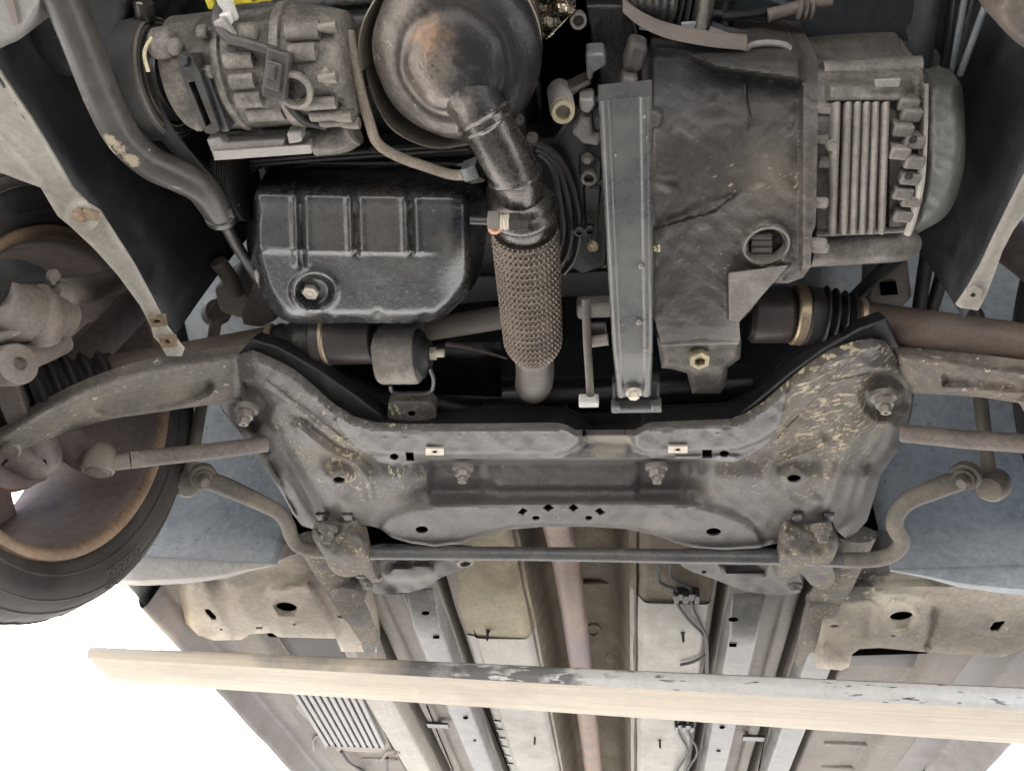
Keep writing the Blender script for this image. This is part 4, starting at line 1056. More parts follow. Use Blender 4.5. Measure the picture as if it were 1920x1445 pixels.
# ------------------------------------------------------------------ wheels
def wheel(s, yc, hc, x_in, label):
    def R_(x, y, h):
        return W(s*x, y, h)
    root = bpy.data.objects.new('wheel', None); root.empty_display_size = .1
    link(root, car); root['label'] = label
    O = W(s*x_in, yc, hc); ax = (s, 0, 0)
    # tyre: x measured outwards from the inner bead
    prof = [(.012, .222), (-.004, .232), (-.014, .250), (-.018, .268), (-.012, .286), (.004, .299), (.022, .306), (.035, .3078), (.193, .3078), (.198, .306), (.216, .298), (.228, .28), (.232, .262), (.226, .24), (.212, .222)]
    fine = [tuple(q) for q in catmull([(p[0], p[1]) for p in prof], 4)]
    tread = []
    for c_g in (.060, .094, .128, .162):
        tread += [(c_g-.0055, .3085), (c_g-.0045, .3015), (c_g+.0045, .3015), (c_g+.0055, .3085)]
    fine = [q for q in fine if not (.036 < q[0] < .190 and q[1] > .30)]
    k_ = next(i for i, q in enumerate(fine) if q[0] >= .190 and q[1] > .29)
    fine = fine[:k_]+tread+fine[k_:]
    mb = MB(); mb.lathe(O, ax, fine, n=208, cap=False, disp=lambda t, a: -.0012 if (.012 < t < .205 and (a*52/(2*math.pi)) % 2 > 1.5) else 0)
    ty = build('tyre', mb, M['tyre'], root, ang=60)
    for r_, w_ in ((.246, .0016), (.279, .0012), (.2915, .0016)):
        q = min(fine, key=lambda c: abs(c[1]-r_)+(1 if c[0] > .1 else 0))
        ring = [O+Vector(ax)*(q[0]-.0004)+Vector((0, math.cos(a), math.sin(a)))*q[1] for a in (2*math.pi*k/96 for k in range(97))]
        mb = MB(); mb.tube(ring, w_, n=6, sub=1, cap=False); build('sidewall_ridge', mb, M['tyre'], ty)
    # raised block pattern on the sidewall
    q = (-.0165, .270)
    for k in range(12):
        for j in range(5):
            a = math.radians(-37+k*1.5); r_ = .258+j*.0062+(k % 2)*.0031
            q = min(fine, key=lambda c: abs(c[1]-r_)+(1 if c[0] > .1 else 0))
            p = O+Vector(ax)*q[0]+Vector((0, math.cos(a), math.sin(a)))*q[1]
            mb = MB(); mb.lathe(p, (-s, 0, 0), [(-.002, .0031), (.0010, .0029), (.0014, .0022)], n=6); build('sidewall_block', mb, M['tyre'], ty)
    mb = MB(); mb.lathe(O, ax, [(.004, .2095), (-.002, .2120), (-.006, .2165), (-.0065, .2215), (-.0045, .2265), (.002, .2290), (.008, .228)], n=96, cap=False)
    build('rim_lip', mb, M['rim_rust'], root)
    mb = MB(); mb.lathe(O, ax, [(.004, .2096), (.010, .2055), (.022, .2035), (.045, .2015), (.075, .199), (.11, .197), (.15, .198), (.185, .205), (.202, .214)], n=96, cap=False)
    rim = build('rim', mb, M['rim'], root, ang=60)
    # spokes on the outer face
    for k in range(5):
        a = math.radians(90+72*k+18)
        d = Vector((0, math.cos(a), math.sin(a))); tdir = Vector((0, -math.sin(a), math.cos(a)))
        c0 = O+Vector(ax)*.165; mb = MB()
        q = [c0+d*.05-tdir*.045, c0+d*.05+tdir*.045, c0+d*.205+tdir*.062, c0+d*.205-tdir*.062]
        mb.prism(q, Vector(ax)*.03); build('spoke', mb, M['rim'], rim, bevel=.008, bseg=3)
    mb = MB(); mb.lathe(O, ax, [(.14, .05), (.15, .075), (.19, .07), (.2, .04)], n=32); build('wheel_centre', mb, M['rim'], rim)
    return root
wheel(-1, .69, .685, .65, 'left front wheel with rust stained rim and brown black tyre')
wheel(1, .69, .685, .70, 'right front wheel at the edge of the frame')

# left brake and knuckle
HX = -.67
O = W(-.755, .69, .685)
mb = MB(); mb.lathe(O, (-1, 0, 0), [(-.012, .06), (-.012, .138), (.010, .138), (.010, .06)], n=64); dsc = build('brake_disc', mb, M['disc_rust'], car, 'rusty brake disc of the left wheel')
mb = MB(); mb.lathe(O+Vector((.030, 0, 0)), (-1, 0, 0), [(0, .03), (.004, .132), (.008, .132)], n=48); build('backing_plate', mb, M['backplate'], car, 'mauve brown backing plate of the left brake')
for (x, y) in ((205, 605), (172, 652)):
    bolt(x, y, .8, 1, dsc, M['hub'], 'socket', axis=(1, -.2, -.2), pos=AX(x, y, -.733), r=.015)
# caliper
cal = MB()
cal.tube([AX(-40, 560, -.62), AX(40, 585, -.62), AX(105, 590, -.62)], [.045, .044, .036], n=18, flat=(.85, Vector((0, 0, 1))))
cal.tube([AX(60, 545, -.61), AX(75, 590, -.60), AX(80, 635, -.61)], [.02, .028, .02], n=14)
caliper = build('brake_caliper', cal, M['hub'], car, 'dull brown brake caliper inside the left rim')
mb = MB(); mb.tube([AX(100, 545, -.60), AX(118, 555, -.60), AX(130, 575, -.60)], [.012, .018, .012], n=12); build('carrier_lug', mb, M['hub'], caliper)
mb = MB(); mb.box(AX(97, 520, -.60), (.012, .012, .02)); build('bleed_screw', mb, M['hub'], caliper, bevel=.002)
mb = MB(); mb.tube([AX(118, 548, -.61), AX(190, 535, -.62), AX(270, 505, -.64)], .018, n=14); build('strut_arm', mb, M['hub'], car)
mb = MB(); mb.tube([AX(-30, 545, -.60), AX(20, 515, -.60), AX(70, 515, -.60)], [.02, .019, .012], n=12); build('brake_hose', mb, M['rubber'], car)
mb = MB(); mb.lathe(AX(22, 685, -.59), (.9, -.25, -.1), [(-.05, .018), (0, .0245), (.012, .0235), (.015, .018), (.015, .008), (.008, .007)], n=22); build('guide_pin', mb, M['hub'], caliper)
mb = MB(); mb.tube([AX(22, 680, -.615), AX(70, 660, -.62), AX(115, 640, -.62)], .017, n=12); build('caliper_bridge', mb, M['hub'], caliper)
mb = MB(); mb.tube([AX(-20, 640, -.60), AX(40, 615, -.60)], .006, n=8, sub=1); build('brake_pipe', mb, M['arm'], caliper)
kn = MB(); kn.lathe(O+Vector((.02, 0, 0)), (-1, 0, 0), [(0, .035), (.01, .058), (.06, .062)], n=28)
kn.tube([W(-.70, .70, .72), W(-.68, .71, .82), W(-.64, .70, .97)], [.03, .026, .03], n=14)
kn.tube([W(-.71, .69, .66), W(-.69, .75, .61), A(18, 848, .60)], [.03, .024, .02], n=12)
kn.tube([W(-.71, .73, .68), W(-.68, .80, .66), A(190, 858, .645)], [.03, .022, .014], n=12)
kn.prism([AX(110, 660, -.735), AX(200, 585, -.735), AX(340, 600, -.72), AX(350, 660, -.72), AX(240, 700, -.735), AX(100, 720, -.74)], (-.01, 0, 0))
build('knuckle', kn, M['backplate'], car)
# right side upright seen past the strip
mb = MB(); mb.tube([A(1960, 732, .668), W(.64, .78, .61), W(.70, .79, .59)], [.030, .028, .018], n=14, flat=(.6, Vector((0, 0, 1)))); build('wishbone_tip', mb, M['arm_right'], car)
kr = MB(); kr.lathe(W(.735, .69, .685), (1, 0, 0), [(0, .035), (.01, .058), (.06, .062)], n=28)
kr.tube([W(.75, .70, .72), W(.70, .71, .82), W(.64, .70, .97)], [.03, .026, .03], n=14)
kr.tube([W(.75, .69, .66), W(.73, .75, .61), W(.70, .79, .60)], [.03, .024, .02], n=12)
kr.tube([W(.75, .73, .68), W(.72, .80, .66), W(.69, .86, .635)], [.03, .022, .014], n=12)
build('knuckle', kr, M['backplate'], car)
mb = MB(); mb.lathe(W(.79, .69, .685), (1, 0, 0), [(-.03, .04), (-.012, .142), (.010, .142)], n=48); build('backing_plate', mb, M['backplate'], car)

# ------------------------------------------------------------------ engine block and the dark things behind
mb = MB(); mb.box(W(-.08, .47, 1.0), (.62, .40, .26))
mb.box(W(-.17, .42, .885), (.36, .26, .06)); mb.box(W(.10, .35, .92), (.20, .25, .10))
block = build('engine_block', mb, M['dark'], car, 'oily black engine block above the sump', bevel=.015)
mb = MB(); mb.tube([W(-.30, .88, .86), W(0, .90, .86), W(.30, .88, .86)], .03, n=16); rack = build('steering_rack', mb, M['black'], car)
mb = MB(); mb.tube(LP((805, 752, .80), (860, 765, .80), (920, 775, .80), (1000, 770, .80), (1060, 780, .80)), .010, n=12); build('rack_hose', mb, M['rubber'], rack)
mb = MB(); mb.tube(LP((905, 772, .80), (942, 775, .80)), .017, n=14, sub=1); build('hose_collar', mb, M['rubber'], rack)
mb = MB(); mb.tube(LP((930, 760, .81), (990, 768, .81), (1075, 772, .81)), .006, n=10); build('rack_pipe', mb, M['black'], rack)
mb = MB(); mb.tube(LP((600, 690, .81), (690, 745, .81), (760, 760, .82)), .022, n=14); build('rack_gaiter', mb, M['rubber'], rack)
# dark plates that close the bay behind the engine
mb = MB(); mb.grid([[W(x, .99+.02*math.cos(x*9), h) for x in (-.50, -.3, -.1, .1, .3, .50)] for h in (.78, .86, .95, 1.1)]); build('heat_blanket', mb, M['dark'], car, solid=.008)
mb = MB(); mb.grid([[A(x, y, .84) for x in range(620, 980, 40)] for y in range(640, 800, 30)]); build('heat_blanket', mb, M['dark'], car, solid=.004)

# ------------------------------------------------------------------ sump
SU = rounded([(462, 440), (468, 400), (482, 352), (505, 318), (535, 306), (640, 303), (760, 303), (862, 305), (895, 318), (908, 350), (911, 430), (905, 490), (892, 530), (870, 560), (845, 584), (815, 602), (740, 606), (640, 605), (568, 607), (532, 600), (506, 578), (488, 548), (475, 510), (466, 480)], 3)
def su_h(x, y):
    h = np.full(np.shape(x), .712)
    top = 352+.02*(x-480)
    h += .105*sst(y, top+14, 306)+.006*(1-sst(y, top, top+26))
    h += .009*(1-sst(y, 392, 476))
    d = -sdp(x, y, SU)
    edge = sst(y, 372, 420)
    h += .020*(1-np.clip(d/26, 0, 1))**2*edge
    h += .075*sst(x, 858, 916)*sst(x, 858, 916)+.006*sst(x, 840, 880)
    h += .05*sst(x, 486, 462)
    h += .010*sst(x, 800, 880)*sst(y, 480, 560)
    # three pressed grooves over the front edge
    for gx, y1 in ((562, 497), (664, 474), (768, 474)):
        lx = gx+.03*(y-350)
        dd = np.hypot(x-lx, np.clip(y-y1, 0, 99))
        h += .0050*np.exp(-(dd/6.0)**2)*sst(y, 330, 345)-.0020*np.exp(-((dd-13)/5)**2)*sst(y, 340, 360)*(1-sst(y, y1-4, y1+8))
    # step across the pan
    h -= .0028*np.exp(-((y-(468+.01*(x-500)))/5)**2)*sst(x, 470, 500)*(1-sst(x, 790, 830))
    # drain recess
    d = np.hypot((x-590)/1.12, y-546); h += .011*(1-sst(d, 22, 34))-.003*np.exp(-((d-37)/5)**2)
    # crimps along the rear edge
    for cx, cy in ((613, 600), (708, 590), (795, 596), (482, 516), (500, 562)):
        h += .005*np.exp(-(np.hypot(x-cx, y-cy)/8)**2)
    h += .0007*wob(x, y, 55, 1.5)
    return h
sump = build('oil_sump', panel(SU, su_h, [], step=4.5, skirt=.07), M['sump'], car, 'blue black pressed oil sump with three grooves', ang=55)
bolt(583, 546, .722, 16, sump, M['bolt_pale'], 'plug', name='drain_plug', axis=(0, .05, -1))
mb = MB(); mb.prism(LP((400, 303), (470, 298), (880, 262), (885, 288), (880, 296), (700, 302), (500, 312), (470, 330), (455, 318), h=.800), (0, 0, .035)); bed = build('bedplate', mb, M['black'], car, bevel=.004)
for off in (0, 10):
    mb = MB(); mb.tube(LP((470, 303+off*.7, .797), (680, 286+off*.8, .797), (880, 270+off, .797)), .0032, n=8, sub=3); build('bedplate_rib', mb, M['steel_dark'], bed)
for (x, y) in ((604, 290), (700, 282), (840, 276), (468, 322), (475, 312)):
    bolt(x, y, .797, 8, bed, M['steel_dark'], 'socket')

# ------------------------------------------------------------------ crank pulley and belt
pc = A(428, 343, .775); pd = A(462, 343, .775)
mb = MB(); L = (pd-pc).length; prof = [(0, .030), (.002, .045)]
for k in range(6):
    t = .002+(L-.004)*k/6; s = (L-.004)/6
    prof += [(t+s*.15, .045), (t+s*.45, .0415), (t+s*.6, .0415), (t+s*.9, .045)]
prof += [(L-.002, .045), (L, .030)]
mb.lathe(pc, (1, 0, 0), prof, n=36); build('crank_pulley', mb, M['steel_dark'], car, 'ribbed crank pulley beside the sump')
comp_c = A(300, 138, .770)

# ------------------------------------------------------------------ compressor
ca = A(345, 140, .765); cb = A(668, 118, .765); cd = (cb-ca).normalized(); cl_ = (cb-ca).length
R0 = .0575
def comp_disp(t, a):
    return .0012*math.sin(a*3+t*60)
prof = [(0, .03), (.001, .050), (.006, .055), (.06, .0575), (.062, .0595), (.068, .0595), (.070, .0565), (.118, .0565), (.120, .0600), (.128, .0600), (.130, .056), (.150, .055), (cl_-.02, .053), (cl_-.006, .050), (cl_-.001, .044), (cl_, .02)]
mb = MB(); mb.lathe(ca, cd, prof, n=48, disp=comp_disp); comp = build('compressor', mb, M['alu'], car, 'weathered alloy air conditioning compressor', ang=45)
def on_comp(t, ang, rr=0.0):
    """point on the compressor: t metres along, angle from straight down towards the viewer's top (front)"""
    dn = Vector((0, 0, -1)); dn = (dn-cd*dn.dot(cd)).normalized(); fr = Vector((0, -1, 0)); fr = (fr-cd*fr.dot(cd)-dn*fr.dot(dn)).normalized()
    d = dn*math.cos(ang)+fr*math.sin(ang)
    return ca+cd*t+d*(R0+rr), d
def lug(t0, t1, ang, w, hgt, name='lug', m=None, parent=None, bev=.003):
    p0, d = on_comp(t0+w*.3, ang, hgt-w*.34); p1, _ = on_comp(t1-w*.3, ang, hgt-w*.34)
    mb = MB(); e = (p1-p0).normalized()*w*.3
    mb.tube([p0-e, p0-e*.6, p0, p1, p1+e*.6, p1+e], [w*.18, w*.42, w*.52, w*.52, w*.42, w*.18], n=14, sub=2, flat=(.72, d))
    return build(name, mb, m or M['alu'], parent or comp)
for (t0, t1, a, w, hg) in ((.072, .105, .55, .016, .005), (.074, .102, .22, .014, .004), (.074, .104, -.10, .016, .005), (.078, .118, -.45, .016, .004), (.135, .172, .95, .018, .006), (.138, .168, .60, .016, .005), (.140, .176, -.25, .013, .005), (.142, .178, -.55, .012, .005), (.146, .178, -.82, .012, .005),
                           (.020, .034, .80, .016, .010), (.050, .062, .98, .014, .012), (.008, .016, .9, .03, .012), (.168, .178, .2, .018, .006), (.085, .110, .98, .02, .007)):
    lug(t0, t1, a, w, hg)
for (t, a) in ((.172, .95), (.170, -.55), (.172, -.82), (.168, .2), (.080, .85), (.045, .4)):
    p, d = on_comp(t, a, .003); mb = MB(); mb.lathe(p, cd, [(-.002, .004), (.008, .006), (.016, .006), (.017, .003)], n=12); build('through_bolt', mb, M['steel'], comp)
# wiring plug
p, d = on_comp(.128, .30, .008); side = cd.cross(d)
mb = MB(); rot = Matrix((cd, side, d)).transposed() @ Matrix.Rotation(.35, 3, 'Z'); mb.box(p, (.022, .045, .014), rot); mb.box(p+d*.009, (.014, .026, .008), rot); mb.box(p+d*.013+side*-.004, (.008, .014, .006), rot)
build('wiring_plug', mb, M['hose'], comp, bevel=.002)
p, d = on_comp(.140, .05, .002); mb = MB(); mb.lathe(p, d, [(0, .018), (.006, .018), (.008, .014), (.002, .011)], n=24, cap=False); build('plug_socket', mb, M['alu'], comp)
mb = MB(); mb.tube([on_comp(.13, .6, .008)[0], on_comp(.105, .72, .012)[0], on_comp(.085, .82, .014)[0], on_comp(.075, 1.05, .018)[0], on_comp(.08, 1.4, .02)[0]], .005, n=10); build('wiring', mb, M['hose'], comp)
mb = MB(); mb.tube([on_comp(.128, .25, .003)[0], on_comp(.128, -.2, .003)[0], on_comp(.135, -.6, .003)[0], on_comp(.15, -.9, .003)[0]], .004, n=8); build('wiring', mb, M['rubber'], comp)
mb = MB(); mb.tube([on_comp(.008, .9, .012)[0], on_comp(.0, .7, .012)[0], on_comp(.0, .45, .01)[0]], .002, n=8); build('clutch_wire', mb, M['brass'], comp)
# pulley with belt
pl = A(318, 148, .772); mb = MB()
prof = [(-.030, .030), (-.030, .058), (-.0285, .061), (-.004, .061), (-.002, .058), (-.002, .052), (-.006, .050), (-.006, .044), (-.001, .042), (0, .02)]
mb.lathe(pl, cd, prof, n=64); pul = build('compressor_pulley', mb, M['belt'], comp)
mb = MB(); mb.lathe(pl+cd*.0005, cd, [(-.0045, .053), (.0015, .053), (.0015, .050), (-.0045, .050)], n=48, cap=False); mb.lathe(pl+cd*.004, cd, [(-.006, .038), (.0015, .036), (.004, .02)], n=40); build('clutch_plate', mb, M['steel_dark'], comp)
for rr in (.0585, .0545, .0475):
    mb = MB(); mb.lathe(pl, cd, [(-.004, rr-.0008), (.0008, rr-.0006), (.0008, rr+.0006), (-.004, rr+.0008)], n=56, cap=False); build('clutch_ring', mb, M['brass'] if rr < .05 else M['steel'], comp)
# belt: round the pulley and down to the crank pulley
bw = .0125
path = []
pm = pl-cd*.016
for k in range(13):
    a = math.radians(200-k*20)     # angle in the YZ plane
    path.append(pm+Vector((0, math.cos(a), math.sin(a)))*.0625)
low = A(436, 382, .752)
def ribbon(path, half, axis, th):
    mb = MB(); rows = []
    for i, p in enumerate(path):
        a = path[max(0, i-1)]; b = path[min(len(path)-1, i+1)]
        t = (b-a).normalized(); n_ = t.cross(axis).normalized()
        rows.append([p-axis*half, p+axis*half, p+axis*half+n_*th, p-axis*half+n_*th, p-axis*half])
    mb.grid(rows); return mb
rib = [A(278, 60, .80), A(270, 100, .772), A(273, 140, .752), A(287, 190, .735), A(312, 245, .728), A(372, 320, .735), A(436, 385, .742)]
rib = [Vector(q) for q in catmull([tuple(q) for q in rib], 5)]
build('drive_belt', ribbon(rib, .0095, Vector((1, 0, .0)), .003), M['belt'], car, 'grey black drive belt running down from the compressor pulley')
# slotted bracket in front of the compressor
def plate(pts, h, th, name, m, parent, holes=(), bevel=.002, label=None, tilt=None, step=8):
    f = tilt if tilt else (lambda x, y: np.full(np.shape(x), h))
    mb = panel(pts, f, holes, step=step, skirt=th, hole_skirt=th)
    return build(name, mb, m, parent, label)
br = plate([(333, 118), (362, 116), (374, 135), (412, 245), (400, 252), (386, 250), (372, 232)], .698, .022, 'slotted_bracket', M['steel_dark'], comp, [[(353, 155), (365, 153), (396, 232), (386, 238)]])
mb = MB(); mb.prism(LP((372, 130), (384, 128), (430, 250), (412, 250), h=.703), (0, 0, .03)); build('slotted_bracket', mb, M['black'], comp, bevel=.003)
bolt(348, 114, .700, 15, comp, M['black'], 'hex', axis=(0, -.5, -1)); bolt(372, 238, .7, 9, comp, M['steel'], 'hex', axis=(-.5, 0, -1))
mb = MB(); mb.prism(LP((386, 262), (412, 258), (422, 268), (534, 262), (532, 274), (540, 276), (578, 270), (584, 288), (402, 302), (396, 286), h=.722), (0, 0, .016)); alb = build('alloy_bracket', mb, M['alu_light'], car, 'pale alloy bracket below the compressor', bevel=.002)
mb = MB(); mb.prism(LP((536, 250), (562, 246), (566, 268), (540, 272), h=.717), (0, 0, .02)); build('bracket_end', mb, M['alu_light'], alb, bevel=.003)
mb = MB(); mb.prism(LP((400, 284), (582, 272), (584, 288), (402, 301), h=.7195), (0, 0, .003)); build('bracket_lip', mb, M['alu_light'], alb)
mb = MB(); mb.prism(LP((424, 245), (560, 238), (664, 236), (660, 262), (600, 285), (424, 268), h=.755), (0, 0, .03)); build('mount_flange', mb, M['dark'], comp, bevel=.004)
mb = MB(); mb.tube(LP((590, 268, .745), (640, 262, .745), (665, 248, .745)), .014, n=12); build('mount_arm', mb, M['alu'], comp)
# yellow and white clips at the top
mb = MB(); mb.box(A(440, -2, .745), (.050, .010, .008)); mb.box(A(398, 3, .744), (.010, .012, .010)); mb.box(A(490, -6, .745), (.022, .008, .008)); build('yellow_clip', mb, M['yellow'], comp, bevel=.002)
mb = MB(); mb.box(A(424, 8, .738), (.014, .030, .008)); mb.box(A(418, 36, .730), (.018, .010, .008)); build('white_clip', mb, M['white_clip'], comp, bevel=.002)
mb = MB(); mb.box(A(424, 56, .722), (.012, .022, .010), Matrix.Rotation(-.3, 3, 'Z')); build('lug', mb, M['alu_light'], comp, bevel=.002)

# ------------------------------------------------------------------ hoses on the left
mb = MB(); mb.tube(LP((90, -60, .70), (128, 20, .70), (160, 100, .70), (196, 190, .70), (232, 258, .702), (282, 305, .708), (335, 330, .715), (375, 352, .722), (400, 382, .73), (413, 402, .735)), [.0175, .0175, .0175, .0178, .018, .018, .0178, .0175, .0178, .0172], n=20); hose = build('coolant_hose', mb, M['hose'], car, 'thick grey brown coolant hose down the left side')
mb = MB(); mb.lathe(A(412, 398, .735), A(424, 424, .742)-A(412, 398, .735), [(0, .0195), (.010, .0195), (.012, .014)], n=20); mb.box(A(428, 396, .73), (.014, .012, .012)); build('hose_clip', mb, M['steel_dark'], hose, bevel=.0015)
mb = MB(); mb.tube(LP((418, 412, .742), (450, 470, .77), (500, 545, .80)), .0075, n=10); build('hose_pipe', mb, M['hose'], hose)
mb = MB(); mb.tube(LP((205, 100, .80), (235, 140, .80), (262, 185, .80), (330, 265, .80), (420, 350, .80)), .0125, n=14); h2 = build('thin_hose', mb, M['rubber'], car, 'black hose with a bright clamp beside the belt')
mb = MB(); mb.tube(LP((239, 152, .797), (252, 168, .797)), .0155, n=14, sub=1); build('hose_clamp', mb, M['steel'], h2); mb = MB(); mb.box(A(252, 156, .785), (.012, .012, .01)); build('clamp_screw', mb, M['bolt_pale'], h2, bevel=.002)
mb = MB(); mb.tube(LP((268, 5, .78), (272, 25, .78), (270, 45, .785)), .010, n=12); build('thin_hose', mb, M['steel_dark'], car); bolt(262, 14, .775, 9, h2, M['brass'], 'hex'); bolt(268, 38, .775, 8, h2, M['brass'], 'hex')
# resonator box
BX = rounded([(50, -40), (240, -40), (246, 55), (226, 108), (190, 130), (150, 142), (108, 140), (84, 120), (52, 75)], 3)
def bx_h(x, y):
    d = -sdp(x, y, BX); return .775+.02*(1-np.clip(d/20, 0, 1))**2
bxo = build('resonator_box', panel(BX, bx_h, [], step=9, skirt=.12), M['plastic'], car, 'black plastic resonator box behind the hose')
mb = MB(); mb.tube([A(105+9*math.cos(a), 61+7*math.sin(a), .772) for a in (math.radians(q) for q in range(-120, 121, 30))], .0018, n=6, sub=1); build('moulded_mark', mb, M['hose'], bxo)
# front corners of the body
def lobe(outline, h, th, name, m, label=None):
    def f(x, y):
        d = -sdp(x, y, outline); return h+.02*(1-np.clip(d/18, 0, 1))**2
    return build(name, panel(outline, f, [], step=7, skirt=th), m, car, label)
lobe(rounded([(-60, -60), (95, -60), (86, -10), (74, 34), (48, 66), (15, 84), (-60, 100)], 3), .68, .05, 'bumper_corner', M['bumper'], 'pale bumper corner at the top left')
lobe(rounded([(1866, 24), (1886, -20), (1990, -60), (1990, 130), (1935, 100), (1890, 66)], 3), .70, .05, 'bumper_corner', M['hub'], 'brown grey bumper corner at the top right')
mb = MB(); mb.prism(LP((4, -10), (22, -10), (34, 46), (26, 50), h=.677), (0, 0, .004)); build('bumper_rib', mb, M['hub'], car)

# ------------------------------------------------------------------ inner arch panels and cream flanges
def xpanel(pts, x0, name, m, label=None, th=.004, bow=.02):
    P = [AX(px, py, x0) for px, py in pts]
    mb = MB(); mb.prism(P, (th, 0, 0)); return build(name, mb, m, car, label)
for s, lab in ((-1, 'black plastic arch panel left of the sump'), (1, 'black plastic arch panel beside the gearbox end cover')):
    rows = []; mb = MB()
    prof = [(.05, .716, .0), (.18, .716, 0), (.27, .716, 0), (.36, .717, 0), (.45, .717, 0), (.54, .718, 0), (.60, .719, 0), (.637, .720, 0)]
    for (y, h0, _) in prof:
        rows.append([W(s*((.512 if y < .4 else .506 if y < .58 else .498)-.03*q-.03*q*q+.004*math.sin(y*21+q*4)*q), y+(.0 if y < .6 else -.16*max(0, q-.05)*0), h0+.40*q) for q in (0, .08, .2, .35, .5, .75, 1)])
    # rear edge leans forward as it rises
    mb.grid(rows); o = build('arch_panel', mb, M['plastic'], car, lab, solid=.004)
FL = [(-60, 50), (0, 135), (58, 222), (105, 300), (135, 352), (165, 383), (186, 396), (205, 425), (250, 495), (285, 560), (312, 612), (345, 655), (340, 668), (312, 667), (300, 645), (288, 632), (283, 612), (262, 572), (220, 515), (175, 465), (132, 425), (108, 405), (76, 352), (30, 335), (-60, 300)]
def fl_h(x, y):
    h = np.full(np.shape(x), .716)
    h += .02*sst(seg(x, y, [(-60, 120), (20, 240), (75, 352)]), 26, 6)*0+.006*sst(x+y*-.55, -100, -160)
    h -= .006*np.exp(-(seg(x, y, [(-40, 215), (30, 290), (78, 345)])/9)**2)
    h -= .006*(1-sst(np.hypot(x-155, y-403), 20, 34))
    return h+.001*wob(x, y, 20, 2)
fl = build('arch_flange', panel(FL, fl_h, [ell(294, 604, 7, 5, 12), ell(312, 641, 6, 5, 12)], step=7, skirt=.003), M['flange'], car, 'cream painted arch flange with rusty bolt left of the wheel arch panel')
bolt(150, 404, .706, 15, fl, M['rusty'], 'hex', axis=(-.3, .1, -1)); mb = MB(); mb.box(A(172, 402, .706), (.016, .012, .008), Matrix.Rotation(.4, 3, 'Z')); build('captive_nut', mb, M['rusty'], fl, bevel=.002)
for (x, y) in ((294, 603), (314, 641)):
    lp = [(x-17, y-10), (x+14, y-10), (x+18, y+9), (x-10, y+11)]
    mb = panel(lp, lambda X, Y: np.full(np.shape(X), .7125), [ell(x, y, 6.5, 5, 12)], step=6, skirt=.005, hole_skirt=.01); build('clip_nut', mb, M['rusty'], fl)
    mb = MB(); mb.prism(LP((x-12, y-8), (x+12, y-8), (x+12, y+8), (x-12, y+8), h=.724), (0, 0, .001)); build('hole', mb, M['void'], fl)
FR = [(1990, 200), (1920, 332), (1893, 385), (1866, 440), (1838, 500), (1815, 540), (1793, 572), (1800, 577), (1834, 582), (1848, 556), (1862, 520), (1880, 470), (1900, 432), (1922, 402), (1990, 320)]
fr = build('arch_flange', panel(FR, lambda x, y: .716+.001*wob(x, y, 20, 2), [ell(1825, 554, 6, 5, 12)], step=7, skirt=.003), M['flange'], car, 'cream painted arch flange at the right edge')
lp = [(1812, 546), (1832, 540), (1842, 545), (1836, 566), (1815, 568)]
mb = panel(lp, lambda X, Y: np.full(np.shape(X), .712), [ell(1825, 554, 5.5, 4.5, 12)], step=6, skirt=.005, hole_skirt=.01); build('clip_nut', mb, M['flange'], fr)
mb = MB(); mb.prism(LP((1812, 545), (1838, 545), (1838, 565), (1812, 565), h=.724), (0, 0, .001)); build('hole', mb, M['void'], fr)
# body side beyond the left flange
mb = MB(); mb.grid([[W(-.55-.10*q, y, .735+.16*q) for q in (0, .3, .6, 1)] for y in (.1, .25, .36)]); build('wing_inner', mb, M['bumper'], car, solid=.004)
# hanger and ear behind the sump on the left
mb = MB(); mb.tube(LP((408, 490, .86), (430, 520, .86), (445, 548, .865)), .012, n=12); br2 = build('body_bracket', mb, M['hub'], car)
mb = MB(); mb.prism(LP((400, 545), (440, 520), (470, 560), (455, 600), (410, 585), h=.90), (0, 0, .05)); build('bracket_plate', mb, M['hub'], br2, bevel=.006)
mb = MB(); mb.prism(LP((478, 520), (505, 575), (520, 600), (490, 615), (455, 610), (450, 590), (470, 545), h=.83), (0, 0, .02)); build('bracket_plate', mb, M['hub'], br2, bevel=.004)
mb = MB(); mb.prism(LP((1628, 520), (1660, 500), (1700, 470), (1712, 560), (1690, 580), (1625, 575), h=.86), (0, 0, .04)); br3 = build('body_bracket', mb, M['hub'], car, bevel=.006)
mb = MB(); mb.prism(LP((1650, 530), (1680, 528), (1684, 552), (1652, 554), h=.858), (0, 0, .001)); build('hole', mb, M['void'], br3)
for pts in (((1745, 440, .86), (1735, 500, .86), (1720, 600, .86)), ((1770, 460, .86), (1765, 520, .87), (1740, 600, .87)), ((1700, 470, .85), (1640, 520, .85), (1600, 560, .85))):
    mb = MB(); mb.tube(LP(*pts), .009, n=10); build('brake_hose', mb, M['rubber'], car)

